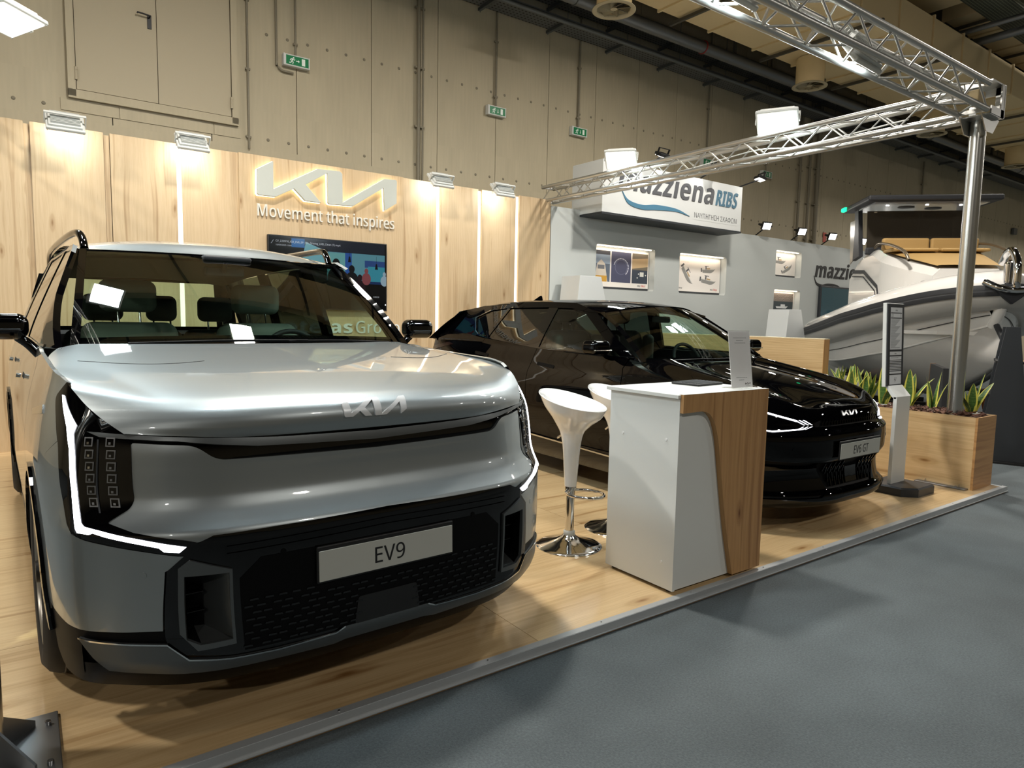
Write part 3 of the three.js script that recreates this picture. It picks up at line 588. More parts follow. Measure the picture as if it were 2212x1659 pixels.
function notUV(m) { // plain 0..1 uv on a box's faces for printed sheets
  const g = new THREE.BoxGeometry(1, 1, 1); m.geometry.setAttribute('uv', g.attributes.uv.clone()); return m;
}
// bar stools
{
  const make = (pos, turn, label) => {
    const t = thing('bar_stool', label, 'bar stool', pos, turn, 'white bar stools by the counter');
    const rim = th => 0.88 - 0.042 * Math.cos(th) + 0.02 * Math.pow(0.5 - 0.5 * Math.cos(th), 2);
    const outer = (th, v) => { // v 0 stem bottom .. 1 rim ; th = 0 points to the sitter's front
      const prof = [[0, 0.036, 0.37], [0.25, 0.045, 0.5], [0.45, 0.055, 0.62], [0.6, 0.07, 0.69], [0.74, 0.108, 0.745], [0.88, 0.165, 0.8], [1, 0.2, 0.855]];
      const R = stR(v), Y = stY(v), k = sstep(0.55, 1, v); return [Math.cos(th) * R * (1 + 0.03 * k), Y + (rim(th) - 0.855) * k, Math.sin(th) * R];
    };
    const stR = smooth([[0, 0.036], [0.25, 0.045], [0.45, 0.055], [0.6, 0.07], [0.74, 0.112], [0.88, 0.17], [1, 0.2]]), stY = smooth([[0, 0.37], [0.25, 0.5], [0.45, 0.62], [0.6, 0.69], [0.74, 0.745], [0.88, 0.8], [1, 0.855]]);
    const inner = (th, v) => { const R = 0.196 * (1 - v); return [Math.cos(th) * R * 1.03, mix(rim(th), 0.803, 1 - Math.pow(1 - sstep(0, 1, Math.pow(v, 0.75)), 1)), Math.sin(th) * R]; };
    part('seat_shell', [surf(outer, 48, 40, 0, Math.PI * 2, 0, 1, true), surf(inner, 48, 16, 0, Math.PI * 2, 0, 0.999, true), surf((th, v) => { const a = outer(th, 1), b = inner(th, 0); return [mix(a[0], b[0], v), mix(a[1], b[1], v) + 0.004 * Math.sin(Math.PI * v), mix(a[2], b[2], v)]; }, 48, 3, 0, Math.PI * 2, 0, 1, true)], M.whiteGloss, t);
    part('post', cyl(0.027, 0.027, 0.33, 0, 0.22, 0, 28), M.chrome, t); part('collar', cyl(0.036, 0.036, 0.03, 0, 0.362, 0, 28), M.chrome, t); part('gaiter', lathe([[0.028, 0.1], [0.036, 0.09], [0.033, 0.08], [0.038, 0.07], [0.028, 0.06]], 28), M.softWhite, t);
    part('base', lathe([[0.0, 0.085], [0.03, 0.08], [0.045, 0.062], [0.075, 0.045], [0.13, 0.027], [0.18, 0.014], [0.2, 0.006], [0.2, 0], [0.0, 0]], 56), M.chrome, t);
    const ring = new THREE.TorusGeometry(0.115, 0.0095, 12, 48); ring.rotateX(Math.PI / 2); ring.scale(1, 1, 0.82); ring.translate(0.1, 0.335, 0);
    part('footrest', [ring, rod([0.0, 0.355, 0.03], [-0.01, 0.335, 0.04], 0.009), rod([0.0, 0.355, -0.03], [-0.01, 0.335, -0.04], 0.009)], M.chrome, t);
    part('lever', [rod([-0.04, 0.71, -0.03], [-0.12, 0.65, -0.07], 0.005), rod([-0.12, 0.65, -0.07], [-0.14, 0.637, -0.08], 0.0065)], M.chrome, t);
  };
  make([2.645, 0, -3.02], -1.2, 'white shell bar stool standing clear of the counter beside the silver car');
  make([3.13, 0, -3.12], -1.3, 'white shell bar stool half hidden behind the counter');
}
// information totem
{
  const page = canvasTex(300, 700, (g, w, h) => {
    g.fillStyle = '#e3e5e6'; g.fillRect(0, 0, w, h); g.fillStyle = '#2a2c2e'; g.font = 'bold 30px sans-serif'; g.fillText('EV6', 124, 60); g.fillStyle = '#3a3d40'; g.fillRect(10, 84, 280, 16); g.fillRect(10, 168, 280, 16);
    g.fillStyle = '#85898c'; for (let y = 112; y < 160; y += 18) { g.fillRect(16, y, 60, 6); g.fillRect(250, y, 30, 6); } for (let y = 200; y < 680; y += 11) g.fillRect(16, y, 110 + ((y * 37) % 140), 5);
  });
  const page2 = canvasTex(300, 640, (g, w, h) => {
    g.fillStyle = '#dfe1e2'; g.fillRect(0, 0, w, h); g.fillStyle = '#2a2c2e'; g.font = 'bold 28px sans-serif'; g.fillText('EV6', 120, 50); g.fillRect(0, 70, 300, 22); g.fillRect(0, 160, 300, 12); for (let y = 190; y < 400; y += 30) g.fillRect(0, y, 300, 15); g.fillRect(0, 430, 300, 24); g.fillStyle = '#777b7e'; g.fillRect(20, 105, 260, 5); g.fillRect(20, 120, 200, 5); g.fillStyle = '#eceeef'; g.fillRect(0, 460, 300, 180); g.strokeStyle = '#333'; g.lineWidth = 6; g.beginPath(); g.moveTo(140, 500); g.lineTo(125, 560); g.lineTo(150, 540); g.lineTo(140, 600); g.moveTo(175, 500); g.lineTo(160, 580); g.stroke();
  });
  const t = thing('info_totem', 'white display stand with a dark framed specification board', 'display stand', [5.85, 0, -2.56]);
  const bs = k => [[-0.19 * k, -0.1 * k], [-0.19 * k, 0.1 * k], [-0.1 * k, 0.18 * k], [0.1 * k, 0.18 * k], [0.19 * k, 0.1 * k], [0.19 * k, -0.1 * k], [0.1 * k, -0.2 * k], [-0.1 * k, -0.2 * k]];
  const lo = [[-0.19, -0.19], [-0.19, 0.1], [-0.09, 0.19], [0.05, 0.19], [0.19, 0.19], [0.19, -0.19]];
  { const a = extr(lo, 0.06, 0.012, [], 1); a.rotateX(-Math.PI / 2); a.scale(1, 1, -1); const g = a.toNonIndexed(); const p = g.attributes.position; for (let i = 0; i < p.count; i += 3) for (let k = 0; k < 3; k++) { const q = p.array[(i + 1) * 3 + k]; p.array[(i + 1) * 3 + k] = p.array[(i + 2) * 3 + k]; p.array[(i + 2) * 3 + k] = q; } g.computeVertexNormals(); part('base', g, M.darkGrey, t, 'dark grey base with cut corners'); }
  part('post', rbox(0.235, 0.73, 0.03, 0.003, 0, 0.425, -0.03), M.white, t);
  part('kink', uvm(extr([[-0.015, 0.77], [0.0, 0.79], [-0.075, 0.875], [-0.105, 0.875], [-0.045, 0.79]].map(([z, y]) => [z - 0.015, y]), 0.235).rotateY(-Math.PI / 2).translate(0.1175, 0, 0)), M.white, t);
  const b = new THREE.Group(); b.name = 'board'; b.position.set(0, 0.868, -0.1); b.rotation.x = -0.05; t.add(b);
  part('white_frame', rbox(0.29, 0.685, 0.03, 0.004, 0, 0.34, -0.017), M.white, b); part('dark_panel', rbox(0.275, 0.675, 0.012, 0.003, 0.004, 0.34, 0.0), M.darkGrey, b);
  part('specification_sheet', new THREE.PlaneGeometry(0.2, 0.345).translate(0.004, 0.475, 0.0068), std(0xffffff, 0.5, 0, { map: page }), b); part('energy_sheet', new THREE.PlaneGeometry(0.2, 0.27).translate(0.004, 0.15, 0.0068), std(0xffffff, 0.5, 0, { map: page2 }), b);
}
// planter, plants, low wall
{
  const t = thing('planter_box', 'long oak planter along the edge of the platform', 'planter', [6.61, 0, -2.915]);   // x 6.415..6.805, z -2.227..-3.603
  const h = 0.614, w = 0.39, d = 1.376, th = 0.019;
  part('long_panel', shift(span(-w / 2, -w / 2 + th, 0, h, -d / 2, d / 2 - th, 'z'), 0.4, 0.2), M.floorWood, t); part('long_panel', span(w / 2 - th, w / 2, 0, h, -d / 2, d / 2 - th, 'z'), M.floorWood, t);
  part('end_panel', shift(span(-w / 2, w / 2, 0, h, d / 2 - th, d / 2), 1.1, 0.5), M.deskWood, t); part('end_panel', span(-w / 2 + th, w / 2 - th, 0, h, -d / 2, -d / 2 + th), M.deskWood, t);
  part('soil_board', span(-w / 2 + th, w / 2 - th, 0.5, 0.54, -d / 2 + th, d / 2 - th), M.black, t);
}
{
  const bark = std(0xffffff, 0.85, 0, { vertexColors: true }), list = [], cols = [];
  for (let k = 0; k < 720; k++) {
    const x = 6.61 + rr(-0.165, 0.165), z = rr(-3.57, -2.26), m = Math.hypot(x - 6.55, z + 2.46); if (m < 0.075) continue;
    const g = new THREE.DodecahedronGeometry(1, 0); g.scale(rr(0.012, 0.036), rr(0.005, 0.011), rr(0.01, 0.02)); g.rotateX(rr(-0.5, 0.5)); g.rotateZ(rr(-0.5, 0.5)); g.rotateY(rr(0, 6.3)); g.translate(x, 0.592 + rr(0, 0.028) + 0.02 * Math.exp(-Math.pow((z + 2.6) / 0.3, 2)), z);
    const c = [rr(0.05, 0.15)]; const n = g.attributes.position.count, a = new Float32Array(n * 3), b = rr(0.38, 0.5); for (let i = 0; i < n; i++) { a[3 * i] = c[0]; a[3 * i + 1] = c[0] * b; a[3 * i + 2] = c[0] * b * 0.6; } cols.push(a); list.push(g);
  }
  const g = merge(list); const all = new Float32Array(g.attributes.position.count * 3); let o = 0; for (const a of cols) { all.set(a, o); o += a.length; } g.setAttribute('color', new THREE.BufferAttribute(all, 3));
  const m = solo('bark_mulch', 'reddish brown bark chips filling the oak planter', 'bark mulch', g, bark); m.userData.kind = 'stuff';
  solo('bark_chip', 'single dark bark chip lying on the platform by the planter', 'bark chip', new THREE.DodecahedronGeometry(1, 0).scale(0.026, 0.009, 0.014), std(0x3a2415, 0.9), [6.15, 0.009, -2.62]);
}
{
  const leafTex = dataTex(128, 256, (u, v) => {
    const e = Math.abs(u - 0.5) * 2; if (e > 0.66 + 0.08 * N(v * 6, u * 2, 1)) return [214, 206, 92];
    const b = 0.5 + 0.5 * N(u * 3, v * 26, 2) + 0.35 * N(u * 9, v * 60, 4); return [mix(44, 112, b), mix(84, 138, b), mix(36, 74, b)];
  });
  const lm = std(0xffffff, 0.4, 0, { map: leafTex, side: THREE.DoubleSide });
  const leaf = (len, wid, lean, curl, twist) => surf((u, v) => {
    const a = (u - 0.5) * 2, w = 1.35 * wid * Math.pow(Math.sin(Math.PI * clamp(0.14 + 0.86 * v, 0, 1)), 0.75) * (v > 0.995 ? 0 : 1), th = lean + curl * v, tw = twist * v;
    const x0 = a * w / 2, z0 = -0.35 * wid * (1 - a * a) * (1 - v); const r = len * v;
    const X = x0 * Math.cos(tw) - z0 * Math.sin(tw), Z = x0 * Math.sin(tw) + z0 * Math.cos(tw);
    return [X, r * Math.cos(th), Z + r * Math.sin(th)];
  }, 8, 14);
  const plant = (x, z, leaves, label) => {
    const t = thing('snake_plant', label, 'snake plant', [x, 0.575, z], 0, 'snake plants in the oak planter');
    part('pot', lathe([[0.0, 0.0], [0.055, 0.0], [0.062, 0.045], [0.07, 0.045], [0.07, 0.052], [0.055, 0.052], [0.052, 0.03], [0, 0.03]], 28), M.white, t, 'white plastic pot rim');
    for (const [len, wid, lean, dir, curl, tw] of leaves) { const m = part('leaf', leaf(len, wid, lean, curl, tw), lm, t); m.position.set(Math.sin(dir) * 0.018, 0.02, Math.cos(dir) * 0.018); m.rotation.y = dir; }
  };
  const f = (n, s, big = 1) => { const a = []; for (let k = 0; k < n; k++) a.push([big * rr(0.24, 0.4), big * rr(0.046, 0.062), rr(0.03, 0.3), s + k * 6.28 / n + rr(-0.4, 0.4), rr(-0.1, 0.35), rr(-0.7, 0.7)]); return a; };
  plant(6.68, -2.38, [[0.39, 0.06, 0.05, 0.6, 0.12, 0.1], [0.34, 0.056, 0.22, 1.0, 0.3, -0.2], [0.3, 0.06, 0.08, -1.2, 0.15, 0.3], [0.26, 0.046, 0.25, -1.9, 0.4, 0.2], [0.22, 0.05, 0.1, 3, 0.1, 0]], 'snake plant at the end of the planter beside the steel column');
  plant(6.64, -2.68, [[0.38, 0.05, 0.08, 1.2, 0.1, 0.8], [0.33, 0.046, 0.06, -2.2, 0.1, 0.7], [0.32, 0.05, 0.2, 0.8, 0.2, 0.5], [0.28, 0.04, 0.1, 2.6, 0.1, 0.2]], 'narrow snake plant just behind the steel column');
  plant(6.64, -2.88, [[0.38, 0.062, 0.1, -1.3, -0.05, -0.2], [0.36, 0.05, 0.25, 0.9, 0.35, 0.2], [0.34, 0.05, 0.1, 1.5, 0.1, -0.5], [0.3, 0.05, 0.3, 2.5, 0.3, 0.3], [0.22, 0.045, 0.2, 0, 0.4, 0]], 'snake plant beside the specification board');
  plant(6.62, -3.1, [[0.4, 0.06, 0.05, -1.5, 0.05, 0.1], [0.37, 0.05, 0.05, 2.4, 0.05, 0.4], [0.34, 0.06, 0.15, 0.5, 0.2, -0.2], [0.28, 0.055, 0.3, -0.6, 0.3, 0.2], [0.3, 0.05, 0.3, 1.6, 0.3, 0]], 'tall snake plant behind the specification board');
  plant(6.6, -3.24, f(6, 0.3), 'leafy snake plant over the nose of the black car'); plant(6.56, -3.38, f(6, 1.1), 'snake plant in the thick of the row over the black bonnet'); plant(6.66, -3.47, f(5, 2.0), 'snake plant next to the last one by the low oak wall'); plant(6.58, -3.55, f(5, 0.7), 'last snake plant against the low oak wall');
}
{
  const t = thing('low_wall', 'low oak partition with a pale top edge behind the black car', 'partition', [6.47, 0, -5.5]);
  part('panel', shift(span(-0.05, 0.05, 0, 1.215, -1.89, 1.89, 'z'), 0.2, 0.1), M.floorWood, t); part('end_cap', span(-0.05, 0.05, 0, 1.215, 1.89, 1.895, 'y'), M.deskWood, t); part('top_edge', span(-0.051, 0.051, 1.215, 1.222, -1.89, 1.896), std(0xd8c9a6, 0.5), t);
}

// ---------------------------------------------------------------- the boat stand next door
{
  const rnd4 = (x0, x1, y0, y1, r) => fillet([[x0, y0], [x1, y0], [x1, y1], [x0, y1]], r, 6);
  const N4 = [[7.41, 8.76, 1.86, 2.56], [9.39, 10.7, 1.86, 2.56], [12.26, 13.17, 2.3, 2.82], [12.26, 13.19, 1.39, 2.04]];
  const w = struct('wall_boat_stand', extr([[6.48, CARPET], [18, CARPET], [18, 3.04], [6.48, 3.04]], 0.14, 0, N4.map(n => rnd4(...n, 0.05))).translate(0, 0, -8.14), M.greyWall, 'pale blue grey wall of the boat stand with lit niches');
  part('backing_board', span(6.5, 17.9, 0, 3.03, -8.19, -8.142), M.greyWall, w);
  const boats = (g, list) => { for (const [x, y, s, a, f] of list) { g.save(); g.translate(x, y); g.rotate(a); g.scale(s * f, s); g.fillStyle = '#8f8f8c'; g.beginPath(); g.moveTo(-80, -8); g.lineTo(70, -8); g.quadraticCurveTo(100, -8, 110, -18); g.quadraticCurveTo(80, 26, 30, 28); g.lineTo(-70, 24); g.fill(); g.fillStyle = '#d6d5d0'; g.fillRect(-78, -14, 170, 8); g.fillStyle = '#b79a6c'; g.fillRect(-10, -24, 46, 12); g.fillStyle = '#55565a'; g.fillRect(-30, -44, 16, 34); g.fillRect(-40, -48, 54, 6); g.fillRect(-96, -26, 16, 40); g.restore(); } };
  const logoText = (g, x, y, s, dark) => { g.save(); g.translate(x, y); g.transform(1, 0, -0.18, 1, 0, 0); g.font = `bold ${s}px sans-serif`; g.fillStyle = dark; g.fillText('mazziena', 0, 0); g.restore(); };
  const tag26 = (g, x, y, s, t2) => { g.save(); g.translate(x, y); g.transform(1, 0, -0.18, 1, 0, 0); g.font = `bold ${s}px sans-serif`; g.fillStyle = '#3a3a3c'; g.fillText('mz', 0, 0); g.fillStyle = '#b9362c'; g.fillText(t2, s * 1.5, 0); g.restore(); };
  const T = [
    canvasTex(700, 380, g => { g.fillStyle = '#e9e4dd'; g.fillRect(0, 0, 700, 380);
      g.fillStyle = '#5c6878'; g.fillRect(10, 20, 210, 310); g.fillStyle = '#8fa0b4'; g.fillRect(10, 60, 210, 90); g.fillStyle = '#3d4048'; g.fillRect(10, 20, 210, 40); g.fillStyle = '#cfc6b8'; g.beginPath(); g.moveTo(40, 330); g.lineTo(70, 150); g.lineTo(115, 110); g.lineTo(160, 150); g.lineTo(195, 330); g.fill(); g.fillStyle = '#c99a3e'; g.fillRect(50, 270, 135, 60); g.fillStyle = '#6b6e74'; g.fillRect(75, 165, 80, 40);
      g.fillStyle = '#4a4d66'; g.fillRect(235, 20, 240, 310); g.strokeStyle = '#cfd2de'; g.lineWidth = 12; g.setLineDash([7, 5, 14, 4]); g.beginPath(); g.arc(355, 175, 88, -2.9, 0.9); g.stroke(); g.setLineDash([]); g.strokeStyle = '#7d809a'; g.lineWidth = 3; g.beginPath(); g.arc(355, 175, 72, 0, 6); g.stroke();
      g.fillStyle = '#6d6557'; g.fillRect(490, 20, 200, 310); g.fillStyle = '#c6ab84'; g.beginPath(); g.moveTo(490, 80); g.lineTo(690, 60); g.lineTo(690, 150); g.lineTo(490, 180); g.fill(); g.fillStyle = '#39414e'; g.fillRect(490, 190, 200, 140); g.fillStyle = '#d8d9d2'; g.fillRect(590, 210, 50, 46); for (const [x, y] of [[560, 270], [575, 230], [665, 240]]) { g.beginPath(); g.arc(x, y, 8, 0, 7); g.fill(); }
      logoText(g, 14, 362, 24, '#2b2b2d'); tag26(g, 560, 364, 30, '26cc'); }),
    canvasTex(700, 380, g => { g.fillStyle = '#efeae4'; g.fillRect(0, 0, 700, 380); g.fillStyle = '#d9cfc6'; g.font = 'bold 20px sans-serif'; g.fillText('coming soon', 90, 60); boats(g, [[180, 190, 1.3, 0.95, 1], [500, 130, 1.1, -0.06, 1], [500, 250, 1.25, 0.12, 1]]); logoText(g, 14, 352, 24, '#2b2b2d'); tag26(g, 550, 356, 30, '26sp'); }),
    canvasTex(520, 300, g => { g.fillStyle = '#efebe5'; g.fillRect(0, 0, 520, 300); boats(g, [[180, 110, 1.2, 0, 1], [340, 210, 1.2, -0.5, 1]]); g.fillStyle = '#444'; g.font = 'bold 16px sans-serif'; g.fillText('mazziena', 10, 250); g.fillText('mz', 10, 280); }),
    canvasTex(520, 370, g => { g.fillStyle = '#e6e2dc'; g.fillRect(0, 0, 520, 370); g.fillStyle = '#6f6760'; g.fillRect(16, 10, 488, 110); for (let k = 0; k < 60; k++) { g.fillStyle = k % 2 ? '#8b847c' : '#565049'; g.fillRect(16 + (k * 53) % 470, 14 + (k * 31) % 90, 24, 8); } g.fillStyle = '#2d3a40'; g.fillRect(16, 120, 488, 190); for (let k = 0; k < 60; k++) { g.fillStyle = k % 2 ? '#46565c' : '#1b252a'; g.fillRect(16 + (k * 71) % 450, 190 + (k * 37) % 116, 40, 4); } g.fillStyle = '#c9ced0'; g.beginPath(); g.moveTo(150, 190); g.lineTo(400, 185); g.lineTo(360, 215); g.lineTo(170, 215); g.fill(); g.fillRect(250, 160, 90, 30); logoText(g, 12, 350, 20, '#2b2b2d'); tag26(g, 330, 352, 32, '26cc'); }),
  ];
  const L4 = ['lit wall poster with three photographs of a boat deck', 'lit wall poster with three drawn boats next to the three photographs', 'small lit poster of two drawn boats above the sea photograph', 'small lit poster of a boat at sea below the two drawn boats'];
  N4.forEach(([x0, x1, y0, y1], i) => {
    const W = x1 - x0 - 0.03, H = y1 - y0 - 0.06, t = thing('niche_poster', L4[i], 'poster', [(x0 + x1) / 2 - 0.005, (y0 + y1) / 2 - 0.015, -8.135], 0, 'lit posters in the wall niches');
    part('poster_panel', box(W, H, 0.012, 0, 0, 0.006), M.darkGrey, t); part('poster_print', new THREE.PlaneGeometry(W, H - 0.03).translate(0, 0.015, 0.0125), std(0xffffff, 0.5, 0, { map: T[i] }), t);
    const l = thing('niche_light', ['light strip in the top of the niche with three photographs', 'light strip in the top of the niche with three drawn boats', 'light strip in the top of the upper small niche', 'light strip in the top of the lower small niche'][i], 'light strip', [(x0 + x1) / 2, y1 - 0.012, -8.05], 0, 'niche light strips');
    part('diffuser', box(x1 - x0 - 0.1, 0.012, 0.02), new THREE.MeshStandardMaterial({ color: 0xffffff, emissive: 0xffe9cf, emissiveIntensity: 5 }), l);
    const h = new THREE.Group(); h.name = 'strip_light'; h.position.y = -0.01; h.rotation.x = Math.PI / 2 + 0.5; l.add(h); areaLight(h, x1 - x0 - 0.12, 0.02, 22, 0xffe9cf);
  });
  // wall lettering
  const sw = thing('wall_lettering', 'black boat maker lettering with a wave mark on the grey wall', 'sign', [13.66, 2.36, -8.0]);
  const mk = (t, text, size, depth, mat, width) => { letters(t, text, fontB, size, depth, mat, width); for (const m of t.children) if (m.name === 'letter') m.geometry.applyMatrix4(new THREE.Matrix4().set(1, 0.2, 0, 0, 0, 1, 0, 0, 0, 0, 1, 0, 0, 0, 0, 1)); };
  mk(sw, 'mazziena', 0.32, 0.012, M.black, 2.3);
  const wave = (k, mat, t, z, sx = 1) => part('wave_mark', extr(crom([[0, 0.02], [0.12, -0.11], [0.35, -0.15], [0.6, -0.12], [0.95, -0.13], [1.2, -0.2]], 10).map(([x, y]) => [x * k * sx, y * k]).concat(crom([[1.2, -0.205], [0.95, -0.17], [0.6, -0.19], [0.35, -0.21], [0.12, -0.16], [0, 0.02]], 10).map(([x, y]) => [x * k * sx, y * k])), 0.01).translate(0, 0, z), mat, t);
  wave(1, M.black, sw, 0, 0.95);
  // header box
  const hb = thing('header_sign_box', 'big white sign box with grey and blue lettering above the grey wall', 'sign', [8.725, 3.345, -7.86]);
  part('box_body', box(3.35, 0.77, 0.68), M.signWhite, hb); part('bottom_trim', box(3.37, 0.03, 0.7, 0, -0.395, 0), M.darkGrey, hb);
  const g1 = new THREE.Group(); g1.name = 'brand_word'; g1.position.set(-1.4, 0.0, 0.34); hb.add(g1); mk(g1, 'mazziena', 0.34, 0.012, std(0x55575b, 0.5), 2.3);
  const g2 = new THREE.Group(); g2.name = 'range_word'; g2.position.set(0.92, 0.0, 0.34); hb.add(g2); mk(g2, 'RIBS', 0.26, 0.012, std(0x4a7288, 0.5), 0.6);
  for (const m of g2.children) m.geometry.applyMatrix4(new THREE.Matrix4());
  wave(1.15, std(0x4a7d99, 0.5), hb, 0.34, 1.15); hb.children[hb.children.length - 1].position.set(-1.3, -0.02, 0);
  const gk = canvasTex(1024, 128, g => { g.fillStyle = '#d8dbda'; g.fillRect(0, 0, 1024, 128); g.fillStyle = '#3a3d40'; g.font = '104px sans-serif'; g.textAlign = 'center'; g.fillText('ΝΑΥΠΗΓΗΣΗ ΣΚΑΦΩΝ', 512, 98); });
  part('greek_line', new THREE.PlaneGeometry(1.15, 0.144).translate(0.98, -0.22, 0.342), std(0xffffff, 0.5, 0, { map: gk }), hb);
  // spotlights
  const spot = (label, foot, p, aim, L) => {
    const t = thing('spotlight', label, 'spotlight', foot, 0, 'small black spotlights of the boat stand');
    part('arm', rod([0, 0, 0], [p[0] - foot[0], p[1] - foot[1], p[2] - foot[2]], 0.012), M.black, t);
    const hd = new THREE.Group(); hd.name = 'head'; hd.position.set(p[0] - foot[0], p[1] - foot[1], p[2] - foot[2]); t.add(hd); t.updateMatrixWorld(true); hd.lookAt(...aim);
    part('housing', rbox(0.2, 0.15, 0.05, 0.012, 0, 0, -0.02), M.black, hd); part('lamp_lens', box(0.17, 0.12, 0.006, 0, 0, 0.006), M.lamp, hd); part('yoke', [box(0.01, 0.03, 0.12, -0.11, 0, -0.05), box(0.01, 0.03, 0.12, 0.11, 0, -0.05), box(0.23, 0.03, 0.01, 0, 0, -0.11)], M.black, hd);
    const h = new THREE.Group(); h.name = 'lamp_light'; h.position.z = 0.015; hd.add(h); areaLight(h, 0.16, 0.11, L, 0xfffaf2);
  };
  spot('black spotlight over the middle of the white sign box', [9.3, 3.73, -7.6], [9.3, 3.86, -7.25], [9.2, 3.2, -7.6], 18); spot('black spotlight over the end of the white sign box', [10.35, 3.73, -7.6], [10.5, 3.84, -7.25], [10.2, 2.9, -7.4], 18); spot('black spotlight over the start of the white sign box behind the truss', [8.0, 3.73, -7.6], [8.0, 3.86, -7.25], [8.0, 3.2, -7.6], 18);
  for (const [x, label] of [[11.6, 'black spotlight on the grey wall just past the sign box'], [12.8, 'black spotlight on the grey wall above the small posters'], [13.95, 'black spotlight on the grey wall above the black lettering'], [15.2, 'black spotlight on the grey wall nearest the boat canopy'], [16.2, 'black spotlight on the grey wall partly behind the boat']]) spot(label, [x, 3.04, -8.05], [x, 3.2, -7.8], [x - 0.9, 1.9, -5.0], 90);
  // plinths
  const plinth = (label, x, z, wd, h, lean) => { const t = solo('display_plinth', label, 'plinth', extr([[-wd / 2 - lean * 0.35, 0], [wd / 2 + lean, 0], [wd / 2, h], [-wd / 2, h]], 0.4, 0.004), std(0xccd0d0, 0.5), [x, CARPET, z], 'white tapered plinths of the boat stand'); };
  plinth('tall white tapered plinth against the end of the oak wall', 6.85, -7.9, 0.42, 2.05, 0.6); plinth('white tapered plinth below the niches behind the black car', 11.25, -7.3, 0.38, 1.66, 0.55);
  // monitor
  const mo = thing('wall_monitor', 'wide monitor on the grey wall half hidden by the boat', 'monitor', [14.75, 1.78, -8.0]); part('bezel', rbox(1.75, 0.8, 0.06, 0.01, 0, 0, 0.03), M.darkGrey, mo); part('screen', new THREE.PlaneGeometry(1.68, 0.73).translate(0, 0, 0.0612), new THREE.MeshStandardMaterial({ color: 0x22383f, roughness: 0.2, emissive: 0x2c4a52, emissiveIntensity: 0.35 }), mo);
  const mc = solo('white_cabinet', 'low white cabinet with a pale top below the monitor', 'cabinet', rbox(1.2, 1.72, 0.5, 0.01, 0, 0.86, 0), M.white, [15.0, CARPET, -7.55]);
}
